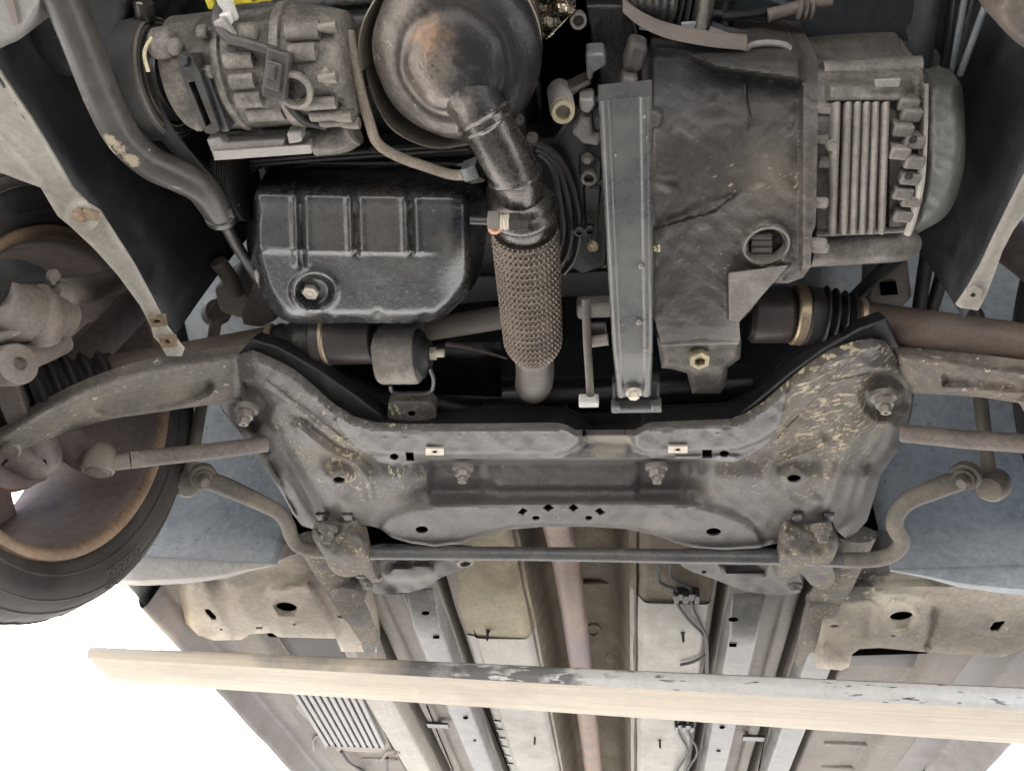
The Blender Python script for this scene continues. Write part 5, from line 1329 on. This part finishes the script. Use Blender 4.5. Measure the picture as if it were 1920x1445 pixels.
# ------------------------------------------------------------------ gearbox
GC = [(1205, 118), (1228, 90), (1275, 92), (1320, 104), (1420, 106), (1532, 110), (1534, 170), (1530, 420), (1522, 440), (1520, 500), (1506, 520), (1478, 531), (1445, 531), (1410, 580), (1386, 604), (1388, 640), (1240, 642), (1228, 600), (1216, 580), (1214, 445), (1205, 425)]
def gc_h(x, y):
    h = np.full(np.shape(x), .728)
    h += .085*np.clip((380-y)/270, 0, 1)**2.0
    h += .010*sst(y-(430-.42*(x-1225)), 6, -3)*(1-sst(x, 1395, 1420))*0+.006*sst(y-(432-.42*(x-1225)), 5, -5)*(1-sst(x, 1400, 1460))
    # lighter band along the top
    h -= .034*sst(sdp(x, y, [(1300, 108), (1420, 108), (1500, 112), (1500, 150), (1420, 140), (1340, 128)]), 10, -6)
    # joint flange to the ribbed section
    h -= .013*sst(x, 1498, 1506)*(1-sst(y, 500, 520))
    # round boss
    d = np.hypot(x-1437, y-461)
    h -= .006*(1-sst(d, 38, 48)); h += .020*(1-sst(d, 31, 36))
    # gusset
    h -= .012*sst(sdp(x, y, [(1366, 514), (1478, 500), (1386, 602), (1366, 600)]), 4, -3)
    h += .012*sst(sdp(x, y, [(1390, 600), (1500, 515), (1560, 640), (1390, 660)]), 8, -20)
    h += .008*sst(x, 1228, 1214)
    h -= .004*np.exp(-(seg(x, y, [(1300, 240), (1440, 215)])/40)**2)
    h += .007*np.exp(-(np.hypot((x-1335)/1.4, y-200)/18)**2)+.006*np.exp(-(np.hypot((x-1250)/1.6, y-345)/14)**2)
    h += .010*sst(y, 610, 642)
    h += .0016*wob(x, y, 30, 2)+.0008*wob(x, y, 10, 6)
    return h
gearbox = build('gearbox', panel(GC, gc_h, [], step=5, skirt=.10), M['case'], car, 'brown grey gearbox casting right of the support beam', ang=50)
# splined stub inside the boss
for k in range(4):
    mb = MB(); mb.tube(LP((1408, 441+k*13, .735), (1446, 441+k*13, .735)), .0048, n=8, sub=1); build('spline', mb, M['case'], gearbox)
mb = MB(); mb.lathe(A(1437, 461, .7225), (0, 0, -1), [(-.02, .0262), (-.002, .0262), (.001, .0250), (.001, .0225), (-.012, .0215)], n=36, cap=False); build('boss_ring', mb, M['case_light'], gearbox)
mb = MB(); mb.prism(LP((1366, 514), (1478, 499), (1386, 604), (1367, 601), h=.7135), (0, 0, .003)); build('gusset', mb, M['case_light'], gearbox, bevel=.001)
# black sealant squeezed from the joint
rng = random.Random(5)
sp = [(1226, 430), (1262, 419), (1300, 409), (1335, 397), (1362, 381), (1392, 355)]
spd = [tuple(q) for q in catmull(sp, 6)]
mb = MB(); mb.tube([A(x+rng.uniform(-1.5, 1.5), y+rng.uniform(-2, 2), float(gc_h(np.array([x]), np.array([y]))[0])-.0003) for x, y in spd], [rng.uniform(.0008, .0026) for _ in spd], n=6, sub=2); build('sealant_bead', mb, M['dark'], gearbox)
op = [(1397, 160), (1400, 185), (1403, 205), (1406, 225), (1403, 246)]
mb = MB(); mb.tube([A(x, y, float(gc_h(np.array([float(x)]), np.array([float(y)]))[0])+.0002) for x, y in op], [.002, .0014, .0018, .0022, .0008], n=6); build('oil_run', mb, M['dark'], gearbox)
jp = [(1499, y) for y in range(112, 505, 12)]
mb = MB(); mb.tube([A(x, y, float(gc_h(np.array([float(x)]), np.array([float(y)]))[0])+.0002) for x, y in jp], .0009, n=6, sub=1); build('joint_gap', mb, M['dark'], gearbox)
for (x, y, h) in ((1538, 205, .755), (1542, 262, .742), (1548, 305, .735), (1530, 380, .722), (1528, 455, .72), (1532, 465, .72)):
    mb = MB(); mb.lathe(A(x, y, h), (1, 0, -.2), [(-.006, .006), (.010, .006), (.012, .004)], n=6); build('flange_bolt', mb, M['case_light'], gearbox)
# ribbed section
GR = [(1532, 132), (1560, 126), (1650, 120), (1716, 118), (1730, 130), (1734, 170), (1731, 260), (1728, 340), (1720, 395), (1702, 432), (1532, 436)]
def gr_h(x, y):
    h = np.full(np.shape(x), .735)
    h += .065*np.clip((330-y)/215, 0, 1)**2.2
    h -= .016*sst(y, 150, 160)*(1-sst(y, 186, 194))*sst(x, 1545, 1560)*(1-sst(x, 1690, 1716))
    h += .012*sst(y, 192, 200)*sst(x, 1572, 1580)*(1-sst(x, 1660, 1668))*(1-sst(y, 425, 433))
    h -= .010*sst(x, 1722, 1730)
    h += .02*sst(y, 135, 122)
    h += .0012*wob(x, y, 22, 4)
    return h
gr = build('ribbed_case', panel(GR, gr_h, [], step=5, skirt=.08), M['case_light'], gearbox, 'ribbed grey end of the gearbox')
for i, fx in enumerate((1566, 1587, 1604, 1621, 1638, 1657)):
    pts = []
    for y in (196, 215, 240, 262, 290, 330, 380, 420, 430):
        xx = fx-(y-196)*.03
        pts.append(A(xx, y, float(gr_h(np.array([1555.]), np.array([float(y)]))[0])-.005))
    mb = MB(); mb.tube(pts, .0047, n=10, sub=3, flat=(1.9, Vector((0, 0, 1)))); build('cooling_rib', mb, M['case_light'], gr)
for (x, y) in ((1700, 192), (1706, 212), (1690, 240), (1712, 262), (1684, 282), (1712, 300), (1704, 330), (1690, 358), (1706, 372), (1690, 400)):
    h = float(gr_h(np.array([float(x)]), np.array([float(y)]))[0])
    mb = MB(); mb.box(A(x, y, h-.004), (.020, .013, .018), Matrix.Rotation(.15, 3, 'Z')); build('bolt_boss', mb, M['case_light'], gr, bevel=.003, bseg=3)
    if (x+y) % 3 == 0:
        bolt(x, y, h-.013, 8, gr, M['steel_dark'], 'hex', axis=(.3, 0, -1))
for (x, y) in ((1684, 282), (1560, 273)):
    bolt(x, y, .728, 11, gr, M['case_light'], 'hex')
mb = MB(); mb.prism(LP((1640, 150), (1690, 148), (1686, 164), (1642, 164), h=.7475), (0, 0, .003)); build('cast_pad', mb, M['alu_light'], gr, bevel=.001)
mb = MB(); mb.tube(LP((1540, 140, .80), (1640, 134, .80), (1722, 130, .80)), .013, n=14); build('top_edge', mb, M['case_light'], gr)
# end cover
EC = rounded([(1732, 152), (1770, 148), (1796, 150), (1805, 172), (1810, 230), (1810, 290), (1804, 335), (1788, 382), (1768, 410), (1738, 428), (1712, 442), (1702, 434), (1712, 400), (1724, 340), (1730, 260)], 3)
def ec_h(x, y):
    h = np.full(np.shape(x), .736)+.050*np.clip((300-y)/150, 0, 1)**2
    d = -sdp(x, y, EC); h += .022*(1-np.clip(d/24, 0, 1))**2
    h -= .006*np.exp(-(np.hypot((x-1745)/.5, y-260)/30)**2)
    return h+.0016*wob(x, y, 20, 7)
build('end_cover', panel(EC, ec_h, [], step=5, skirt=.09), M['cover_green'], gearbox, 'greenish grey rounded end cover')
mb = MB(); mb.tube(LP((1733, 160, .775), (1731, 260, .740), (1726, 340, .727), (1714, 400, .727), (1702, 438, .73)), .0042, n=8, sub=4); build('cover_gasket', mb, M['flange'], gearbox)
# smooth lower bulge
mb = MB(); mb.tube(LP((1518, 466, .748), (1600, 462, .748), (1690, 458, .748), (1706, 455, .752)), [.021, .0205, .019, .012], n=20); build('lower_bulge', mb, M['case_light'], gearbox)
mb = MB(); mb.tube(LP((1530, 438, .735), (1600, 435, .735), (1700, 430, .735)), .0035, n=8); build('casting_edge', mb, M['case_light'], gearbox)
# drain housing
GD = [(1232, 634), (1378, 630), (1390, 640), (1388, 672), (1372, 684), (1364, 690), (1362, 722), (1350, 738), (1298, 738), (1288, 700), (1262, 692), (1240, 690)]
def gd_h(x, y):
    d = -sdp(x, y, GD); return .752+.014*(1-np.clip(d/10, 0, 1))**2-.006*sst(y, 668, 640)+.012*sst(y, 690, 725)+.001*wob(x, y, 14, 1)
gd = build('drain_housing', panel(GD, gd_h, [], step=5, skirt=.06), M['case_light'], gearbox)
mb = MB(); mb.tube(LP((1238, 640, .743), (1300, 638, .743), (1384, 636, .743)), .0065, n=10); build('casting_edge', mb, M['case_light'], gearbox)
bolt(1311, 671, .744, 20, gearbox, M['brass'], 'hollow', name='drain_plug', axis=(0, -.1, -1))
bolt(1232, 463, .73, 10, gearbox, M['brass'], 'hex', axis=(-1, 0, -.3))
# bell housing face, dowels and bolts left of the beam
mb = MB(); mb.prism(LP((985, 265), (1040, 260), (1075, 200), (1130, 180), (1145, 300), (1140, 500), (1090, 520), (1060, 500), (1010, 400), h=.815), (0, 0, .05)); bell = build('bell_housing', mb, M['black'], gearbox, bevel=.006)
for off in (0, 1, 2):
    o_ = off*15
    mb = MB(); mb.tube(LP((1004+o_*.2, 268+o_*.6, .80), (1030-o_*.1, 280+o_*.6, .80), (1058-o_*.6, 312+o_*.3, .80), (1078-o_, 365, .80), (1086-o_, 430, .80), (1078-o_*1.1, 480-o_*.2, .80), (1056-o_, 512-o_*.4, .80)), .0042, n=8, sub=4); build('flange_ridge', mb, M['steel_dark'], bell)
bolt(1055, 208, .775, 22, bell, M['brass'], 'ring', name='dowel', axis=(.1, -.1, -1))
bolt(1084, 38, .80, 16, bell, M['steel'], 'ring', name='dowel', axis=(.1, -.1, -1))
mb = MB(); mb.lathe(A(1055, 208, .775), (.1, -.1, -1), [(-.06, .014), (-.004, .0135)], n=20); build('dowel_boss', mb, M['alu_light'], bell)
for (x, y, k) in ((1104, 332, 'ring'), (1101, 298, 'hex'), (1086, 432, 'socket'), (1105, 430, 'socket'), (1111, 462, 'hex'), (998, 258, 'hex'), (972, 225, 'hex')):
    bolt(x, y, .795, 15 if k == 'ring' else 11, bell, M['steel'] if k != 'socket' else M['steel_dark'], k)
bolt(1111, 462, .778, 11, bell, M['brass'], 'hex', axis=(-.6, 0, -1))
for pts, h, m_ in ((((1085, 188), (1112, 186), (1116, 200), (1104, 215), (1088, 210)), .79, 'alu_light'), (((1072, 250), (1090, 220), (1108, 222), (1112, 250), (1128, 252), (1122, 275), (1092, 272)), .80, 'alu_light'), (((1098, 102), (1132, 100), (1138, 124), (1112, 138), (1110, 152), (1100, 150)), .80, 'rail_grey'), (((1112, 224), (1130, 220), (1130, 245), (1114, 244)), .79, 'blue_grey'), (((1050, 178), (1106, 150), (1110, 160), (1072, 182), (1060, 192)), .81, 'steel'), (((1085, 290), (1130, 300), (1128, 340), (1100, 360), (1085, 330)), .812, 'steel_dark'), (((1092, 350), (1128, 350), (1120, 450), (1104, 470), (1096, 420)), .812, 'steel_dark')):
    mb = MB(); mb.prism(LP(*pts, h=h), (0, 0, .03)); build('cast_web', mb, M[m_], bell, bevel=.003)
for (x, y, a, b, h) in ((1190, 100, .02, .03, .80), (1175, 160, .018, .03, .79), (1215, 215, .03, .02, .77)):
    mb = MB(); mb.box(A(x, y, h), (a, b, .03), Matrix.Rotation(.3, 3, 'Z')); build('cast_web', mb, M['case'], bell, bevel=.006)
mb = MB(); mb.prism(LP((1096, 10), (1190, 10), (1215, 190), (1130, 190), h=.835), (0, 0, .03)); build('oily_wall', mb, M['dark'], bell, bevel=.004)

# ------------------------------------------------------------------ support beam
ba = A(1173, 186, .672); bb = A(1190, 752, .672); bd = (bb-ba).normalized(); bs_ = Vector((0, 0, 1)).cross(bd).normalized()*-1
if bs_.x < 0:
    bs_ = -bs_
Lb = (bb-ba).length
prof = fillet([(-.0245, .034), (-.0245, .004), (-.0205, 0), (-.0165, .0004), (-.0140, .0022), (.0120, .0022), (.0145, .0004), (.0185, 0), (.0235, .004), (.0245, .034)], .0022)
mb = MB(); rows = []
for j in range(41):
    t = j/40; taper = 1-.10*sst(np.array(t), .72, 1.0)
    tz = .006*max(0, t-.8)/.2
    rows.append([ba+bd*(Lb*t)+bs_*(x*float(taper))+Vector((0, 0, z+tz)) for x, z in prof])
mb.grid(rows)
mb.add([p for p in rows[0]], [tuple(range(len(prof)))]); mb.add([p for p in rows[-1]], [tuple(range(len(prof)))])
sb = build('support_beam', mb, M['beam_green'], car, 'long green grey support beam down the middle')
mb = MB(); mb.lathe(A(1187, 734, .676), (0, .1, -1), [(-.01, .0135), (-.003, .0135), (.0005, .010)], n=24); build('bolt_recess', mb, M['steel_dark'], sb)
bolt(1188, 737, .674, 15, sb, M['bolt_pale'], 'hex', axis=(0, .3, -1))
mb = MB(); fp = A(1193, 760, .684); mb.box(fp, (.064, .008, .020)); mb.box(fp+Vector((-.026, -.004, -.006)), (.012, .012, .010)); mb.box(fp+Vector((.024, -.004, -.006)), (.012, .012, .010)); build('foot_plate', mb, M['beam_green'], sb, bevel=.0015)
mb = MB(); mb.box(A(1192, 735, .70), (.06, .05, .02)); build('rubber_pad', mb, M['rubber'], sb, bevel=.004)
for (x, y) in ((1203, 500), (1198, 605), (1212, 655)):
    mb = MB(); mb.lathe(A(x, y, .672), (0, 0, -1), [(-.004, .004), (0, .0035), (.0012, .0015)], n=8); build('weld_spot', mb, M['steel'], sb)
# selector rod and lever with square block
mb = MB(); mb.tube(LP((1098, 560, .735), (1101, 640, .728), (1107, 742, .722)), .0055, n=10, flat=(.6, Vector((0, 0, 1)))); lev = build('selector_lever', mb, M['pipe_dull'], car, 'thin lever ending in a pale square block beside the support beam')
mb = MB(); mb.box(A(1104, 751, .718), (.027, .012, .016)); build('end_block', mb, M['white_clip'], lev, bevel=.002)
mb = MB(); mb.box(A(1115, 575, .745), (.045, .022, .02)); mb.box(A(1092, 580, .738), (.012, .022, .014)); build('lever_pivot', mb, M['pipe_dull'], lev, bevel=.003)
mb = MB(); mb.tube(LP((1100, 641, .735), (1140, 636, .735)), .008, n=10, sub=1); build('cross_pin', mb, M['case_light'], lev)
mb = MB(); mb.box(A(1115, 612, .75), (.03, .03, .02)); build('lever_stop', mb, M['black'], lev, bevel=.002)

# ------------------------------------------------------------------ rear engine mount
ma = A(712, 668, .765); mz = A(788, 664, .765); md = (mz-ma).normalized(); ml = (mz-ma).length
mb = MB(); mb.lathe(ma, md, [(0, .030), (.001, .0385), (.004, .041), (ml-.006, .041), (ml-.002, .0385), (ml, .030)], n=40, disp=lambda t, a: .0012*math.sin(a*5+t*80)); mnt = build('engine_mount', mb, M['alu'], car, 'round alloy rear engine mount with black rubber core')
mb = MB(); mb.lathe(ma+md*(ml-.002), md, [(0, .036), (.006, .034), (.010, .024), (.016, .020), (.017, .012)], n=30); build('rubber_core', mb, M['rubber'], mnt)
mb = MB(); mb.tube([ma+md*(ml+.010), ma+md*(ml+.034)], .006, n=10, sub=1); mb.lathe(ma+md*(ml+.014), md, [(0, .010), (.008, .010)], n=6); build('mount_bolt', mb, M['bolt_pale'], mnt)
mb = MB(); mb.prism(LP((712, 618), (792, 612), (795, 650), (716, 660), h=.79), (0, 0, .03)); build('mount_neck', mb, M['alu'], mnt, bevel=.005)
mb = MB(); mb.tube(LP((732, 722, .745), (737, 735, .745), (770, 738, .745), (806, 734, .745), (813, 712, .745), (806, 690, .745)), .003, n=8); build('wire_loop', mb, M['steel_dark'], mnt)
GB = [(728, 758), (738, 752), (806, 752), (816, 764), (818, 802), (726, 800)]
mb = panel(GB, lambda x, y: np.full(np.shape(x), .752)+.004*sst(x, 800, 814)+.004*sst(x, 740, 728), [ell(772, 776, 8, 6, 12)], step=6, skirt=.02); mp_ = build('mount_plate', mb, M['rail_grey'], mnt)
mp_.data.materials[0] = M['subframe']
for (x, y) in ((784, 763), (754, 777), (786, 790)):
    bolt(x, y, .752, 5, mnt, M['subframe'], 'rivet', name='spot_weld')
mb = MB(); mb.tube(LP((836, 645, .80), (860, 648, .802), (895, 655, .805), (950, 672, .81)), [.004, .0035, .003, .0015], n=8); build('shield_edge', mb, M['hub'], car)

# ------------------------------------------------------------------ catalytic converter and downpipe
cc = A(856, 108, .745); RC = .0805
ax = Vector((.02, -.08, -1)).normalized()
prof = [(-.20, RC-.002), (-.035, RC-.002), (-.034, RC+.002), (-.004, RC+.002), (.004, RC), (.012, RC-.007), (.018, RC-.016), (.021, RC-.024), (.020, RC-.028), (.022, RC-.033), (.028, RC-.040), (.033, .03), (.036, .018), (.037, .004)]
mb = MB(); fine = [tuple(q) for q in catmull(prof, 3)]
mb.lathe(cc, ax, fine, n=72, disp=lambda t, a: .0006*math.sin(a*7+t*200)); cat = build('catalytic_converter', mb, M['cat'], car, 'round heat tinted catalytic converter dome', ang=60)
# swage from the dome to the outlet
mb = MB(); mb.tube(LP((858, 95, .757), (868, 130, .748), (886, 178, .732), (905, 217, .7165), (926, 255, .710)), [.024, .031, .0310, .0262, .0235], n=24); build('outlet_swage', mb, M['cat'], cat)
mb = MB(); mb.tube(LP((896, 200, .7245), (905, 217, .7165), (926, 255, .710), (950, 298, .710), (968, 335, .714), (976, 365, .72), (978, 392, .724)), [.0230, .0256, .0260, .0265, .0265, .025, .025], n=28); down = build('downpipe', mb, M['pipe'], car, 'blued bent downpipe below the catalytic converter')
for (x, y, h, x2, y2, r_) in ((905, 217, .7165, 926, 255, .0268), (912, 230, .7135, 926, 255, .0265), (966, 330, .713, 976, 365, .0275)):
    q0 = A(x, y, h); q1 = A(x2, y2, .712)
    mb = MB(); mb.lathe(q0, q1-q0, [(-.0035, r_-.004), (-.002, r_), (.0, r_+.0012), (.002, r_), (.0035, r_-.004)], n=32, disp=lambda t, a: .0007*math.sin(a*4)+.0004*math.sin(a*9)); build('weld_ring', mb, M['pipe'], down)
ja = A(977, 362, .722); jb = A(986, 430, .728)
mb = MB(); mb.lathe(ja, jb-ja, [(0, .024), (.004, .0315), (.010, .035), (.014, .0345), (.017, .038), (.023, .040), (.029, .038), (.033, .034), (.044, .034), (.046, .0325)], n=40); build('pipe_joint', mb, M['pipe'], down)
# clamp bolt across the joint
mb = MB(); mb.tube(LP((882, 413, .692), (985, 417, .690)), .0042, n=10, sub=1); cb_ = build('clamp_stud', mb, M['steel_dark'], down)
for k in range(9):
    p = A(884+k*4, 413+k*.2, .692); mb = MB(); mb.lathe(p, (1, 0, 0), [(-.0008, .0046), (.0008, .0046)], n=10); build('thread', mb, M['steel_dark'], cb_)
for (x, y, r_, m_) in ((926, 414, .0105, 'steel'), (966, 417, .0105, 'steel_dark'), (980, 418, .0095, 'steel_dark')):
    mb = MB(); mb.lathe(A(x, y, .690), (1, .05, 0), [(-.006, r_*.9), (-.005, r_), (.005, r_), (.006, r_*.9)], n=6); build('nut', mb, M[m_], down)
mb = MB(); mb.lathe(A(927, 427, .687), (0, 0, -1), [(-.004, .007), (.003, .007), (.006, .003)], n=14); build('copper_rivet', mb, M['copper'], down)
for x in (940, 947, 954):
    mb = MB(); mb.lathe(A(x, 416, .690), (1, .05, 0), [(-.002, .0075), (.0, .009), (.002, .0075)], n=16); build('washer', mb, M['bolt_pale'], down)
# braided flexible section
fa = A(984, 428, .728); fb = A(1001, 662, .748); Lf = (fb-fa).length
NA, NT = 240, 230
def braid(t, a):
    u = a/(2*math.pi)*40; v = t/Lf*44
    k = int(math.floor(v))
    uu = (u+(.5 if k % 2 else 0)) % 1.0-.5; vv = v-k-.5
    d = -.0034*math.exp(-((uu*3.0)**2+(vv*2.3)**2))+.0006*math.cos(a*40)
    return d
prof = []
for i in range(NT+1):
    t = i/NT
    r_ = .0388 if t > .03 else .0372+.0016*t/.03
    if t > .86:
        r_ = .0388-.0105*((t-.86)/.14)**1.8
    prof.append((t*Lf, r_))
mb = MB(); mb.lathe(fa, fb-fa, prof, n=240, disp=braid); flex = build('flexible_pipe', mb, M['braid'], car, 'brown braided flexible exhaust section', ang=80)
mb = MB(); mb.lathe(fb, fb-fa, [(-.006, .0285), (.004, .0285), (.005, .0265)], n=36); build('end_collar', mb, M['pipe_dull'], flex)
mb = MB(); mb.tube([fb-(fb-fa)*.02, A(1003, 690, .752), A(1002, 712, .762), A(1000, 722, .79), A(1000, 722, .86)], [.0265, .0265, .0268, .027, .027], n=28, sub=8); build('outlet_elbow', mb, M['pipe_dull'], car, 'dull grey exhaust elbow below the flexible section')

# heat shield hoop, scorched tube and sensor
mb = MB(); pts = LP((700, 20, .80), (682, 80, .79), (690, 150, .775), (708, 200, .768), (742, 248, .765), (812, 278, .765), (870, 272, .768), (905, 262, .772))
rows = [[p, p+Vector((0, .004, .05))] for p in [Vector(q) for q in catmull([tuple(p) for p in pts], 4)]]
mb.grid(rows); hs = build('heat_shield', mb, M['shield'], car, 'thin dull heat shield round the catalytic converter', solid=.0022)
mb = MB(); pts = LP((715, -20, .77), (682, 40, .765), (672, 90, .76), (676, 135, .76))
mb.grid([[p, p+Vector((.006, .004, .04))] for p in [Vector(q) for q in catmull([tuple(p) for p in pts], 4)]]); build('shield_edge', mb, M['shield'], hs, solid=.002)
mb = MB(); pts = LP((985, -10, .77), (1010, 50, .765), (1012, 110, .76), (1000, 160, .757), (975, 205, .755))
mb.grid([[p, p+Vector((-.004, .006, .05))] for p in [Vector(q) for q in catmull([tuple(p) for p in pts], 4)]]); build('shield_edge', mb, M['shield'], hs, solid=.002)
mb = MB(); rows = []
rng = random.Random(3)
for i in range(9):
    rows.append([A(985+j*13+rng.uniform(-4, 4), -30+i*13+rng.uniform(-4, 4), .80+rng.uniform(-.012, .012)+.01*i/9) for j in range(8-max(0, i-4))] + [A(985+(7-max(0, i-4))*13, -30+i*13, .80)]*max(0, i-4))
mb.grid(rows); build('foil_shield', mb, M['foil'], hs, solid=.002, ang=10)
mb = MB(); mb.tube(LP((655, 60, .77), (664, 110, .755), (676, 170, .745), (693, 230, .738), (708, 268, .735), (745, 293, .735), (800, 313, .735), (845, 327, .732), (872, 328, .728)), .0056, n=12); tp = build('pressure_tube', mb, M['tan_pipe'], car, 'cream scorched pressure tube curving to the downpipe')
mb = MB(); mb.lathe(A(870, 326, .727), A(905, 316, .72)-A(870, 326, .727), [(0, .007), (.004, .009), (.005, .0125), (.022, .0135), (.024, .012)], n=6); build('union_nut', mb, M['beam_green'], tp)

# ------------------------------------------------------------------ top of the bay
mb = MB(); P_ = LP((1168, 24, .82), (1200, 50, .815), (1250, 72, .81), (1330, 88, .81), (1400, 95, .81)); mb.grid([[p, p+Vector((0, -.012, .004)), p+Vector((0, -.012, .01)), p+Vector((0, 0, .006)), p] for p in [Vector(q) for q in catmull([tuple(p) for p in P_], 4)]]); build('curved_bracket', mb, M['hub'], car, 'curved brown bracket at the top of the bay')
mb = MB(); mb.lathe(A(1165, 5, .85), A(1265, 12, .85)-A(1165, 5, .85), [(k*.004, .017+(.003 if k % 2 else 0)) for k in range(15)], n=18); build('corrugated_hose', mb, M['steel_dark'], car)
for k in range(6):
    mb = MB(); x = 1260+k*14; mb.tube(LP((x+10, -20, .86), (x, 30, .86), (x-8, 62, .86)), .0028, n=6); build('cable', mb, M['hose'] if k % 2 else M['blue_grey'], car)
mb = MB(); mb.tube(LP((1322, -5, .84), (1318, 30, .83), (1308, 78, .82)), .006, n=10); build('cable_stay', mb, M['pipe_dull'], car)
mb = MB(); mb.tube(LP((1325, 62, .83), (1380, 82, .83)), .007, n=10, sub=1); build('stay_rod', mb, M['hub'], car)
mb = MB(); mb.tube([A(1440+40*math.cos(a), 93+12*math.sin(a), .82) for a in (2*math.pi*k/20 for k in range(21))], .0035, n=8, sub=1); build('wire_ring', mb, M['alu_light'], car)
mb = MB(); mb.tube(LP((1200, 45, .84), (1258, 52, .84)), .006, n=8, sub=1); mb.box(A(1292, 52, .83), (.016, .010, .006)); build('connector', mb, M['liner'], car)
mb = MB(); mb.tube(LP((1440, 30, .86), (1500, 14, .86), (1560, 0, .86)), .007, n=10); mb.lathe(A(1494, 16, .86), (1, .1, 0), [(0, .008), (.003, .012), (.006, .008), (.009, .012), (.012, .008), (.015, .012), (.018, .008)], n=14); build('ribbed_connector', mb, M['hub'], car)
mb = MB(); mb.grid([[A(x, y, .90) for x in range(1180, 1840, 60)] for y in (-60, 0, 60, 140)]); build('radiator_cowl', mb, M['blue_grey'], car, solid=.005)
for (xa, ya, xb, yb, w_, m_) in ((1752, -20, 1705, 60, .004, 'blue_grey'), (1745, -40, 1720, 150, .012, 'blue_grey'), (1812, -20, 1780, 140, .004, 'liner'), (1828, -20, 1792, 120, .003, 'blue_grey'), (1848, 10, 1800, 140, .0035, 'liner'), (1790, -20, 1770, 140, .005, 'black'), (1866, -20, 1860, 14, .004, 'blue_grey')):
    mb = MB(); mb.tube(LP((xa, ya, .82), (xb, yb, .84)), w_, n=10, sub=1); build('cowl_rib', mb, M[m_], car)
mb = MB(); mb.prism(LP((1712, 48), (1736, 46), (1728, 78), (1706, 82), h=.83), (0, 0, .012)); build('connector', mb, M['steel'], car, bevel=.003); bolt(1718, 64, .828, 7, car, M['brass'], 'hex')
rng = random.Random(11)
for k in range(7):
    x0 = rng.uniform(1200, 1500); y0 = rng.uniform(-20, 60)
    mb = MB(); mb.tube(LP((x0, y0, .87), (x0+rng.uniform(30, 80), y0+rng.uniform(-10, 30), .87), (x0+rng.uniform(90, 160), y0+rng.uniform(-20, 30), .875)), rng.uniform(.003, .006), n=8); build('cable', mb, M['black'] if k % 2 else M['blue_grey'], car)

# ------------------------------------------------------------------ lift crossbeam
f1, f2 = A(160, 1229, .62), A(2050, 1334, .62)
b1, b2 = A(212, 1281, .62), A(2050, 1408, .62)
dirx = (f2-f1).normalized()
def on(p, q, t):
    return p+(q-p)*t
hl_, hr_ = .024, .045
def beam_mat():
    m = mat('worn_white_and_grey_front', (0.78, 0.765, 0.73), 0.5, var=0.05, vscale=6, grain=((3, 60, 60), (0, 0, .05), 1.0, .12),
        stains_and_shade=[((0.12, 0.117, 0.115), tuple(A(700, 1258, .64)), .30, .5, .92), ((0.12, 0.117, 0.115), tuple(A(960, 1268, .64)), .16, .4, .85), ((0.70, 0.60, 0.47), tuple(A(300, 1240, .64)), .50, .4, .97), ((0.45, 0.38, 0.28), tuple(A(935, 1265, .64)), .03, .3, .9)],
        specks=[((0.80, 0.79, 0.76), 1.0, 0.53, (22, 110, 110), (0, 0, 0.05), tuple(A(1120, 1280, .64)), .36), ((0.10, 0.095, 0.09), 1.0, 0.63, (25, 120, 120), (0, 0, 0.05), tuple(A(1500, 1300, .64)), .5)], bump=.3, bscale=100)
    return m
M['beam_front'] = beam_mat()
lift = bpy.data.objects.new('lift_beam', None)
lift['label'] = 'cream painted lift crossbeam with worn white front edge under the floor'
lift['category'] = 'lift beam'
lift['kind'] = 'thing'
link(lift, None)
N = 40; rows = []; rows2 = []
L0 = f1
for i in range(N+1):
    t = i/N
    f = on(f1, f2, t); b = on(b1, b2, t); hh = hl_+(hr_-hl_)*t
    d = (b-f); d.z = 0
    up = Vector((0, 0, 1))
    # rounded front: from the top edge over the nose to the flat bottom
    sec = [f+d*.30+up*(hh+.006), f+d*.10+up*(hh+.002), f+d*.02+up*(hh*.86), f+d*-.005+up*(hh*.6), f+d*.0+up*(hh*.3), f+d*.03+up*.004, f+d*.06]
    rows.append(sec)
    rows2.append([f+d*.06, f+d*.5+up*.0006, f+d*.93, f+d*.99+up*.004, f+d+up*.012, f+d+up*.04, f+d*.30+up*(hh+.006)])
M['beam_top'] = mat('dirty_beam_top', (0.16, 0.14, 0.115), 0.6, var=.3, vscale=20, dirt=((.4, .33, .24), .4, 14), bump=.4)
mb = MB(); mb.grid([[r[0], r[1], r[1]+(r[2]-r[1])*.25+Vector((0, -.0015, -.0005))] for r in rows]); build('top_edge', mb, M['beam_top'], lift, 'grimy brown top edge')
mb = MB(); mb.grid(rows); build('front_face', mb, M['beam_front'], lift, 'worn white and grey front edge', ang=30)
mb = MB(); mb.grid(rows2); build('bottom_face', mb, M['beam'], lift, ang=30)
ring = rows[0]+rows2[0][1:-1]; cen = sum(ring, Vector())/len(ring)
mb = MB(); mb.add(ring+[cen], [(i, (i+1) % len(ring), len(ring)) for i in range(len(ring))])
build('end_cap', mb, M['beam'], lift)
ring = rows[-1]+rows2[-1][1:-1]; cen = sum(ring, Vector())/len(ring)
mb = MB(); mb.add(ring+[cen], [(i, (i+1) % len(ring), len(ring)) for i in range(len(ring))])
build('end_cap', mb, M['beam'], lift)
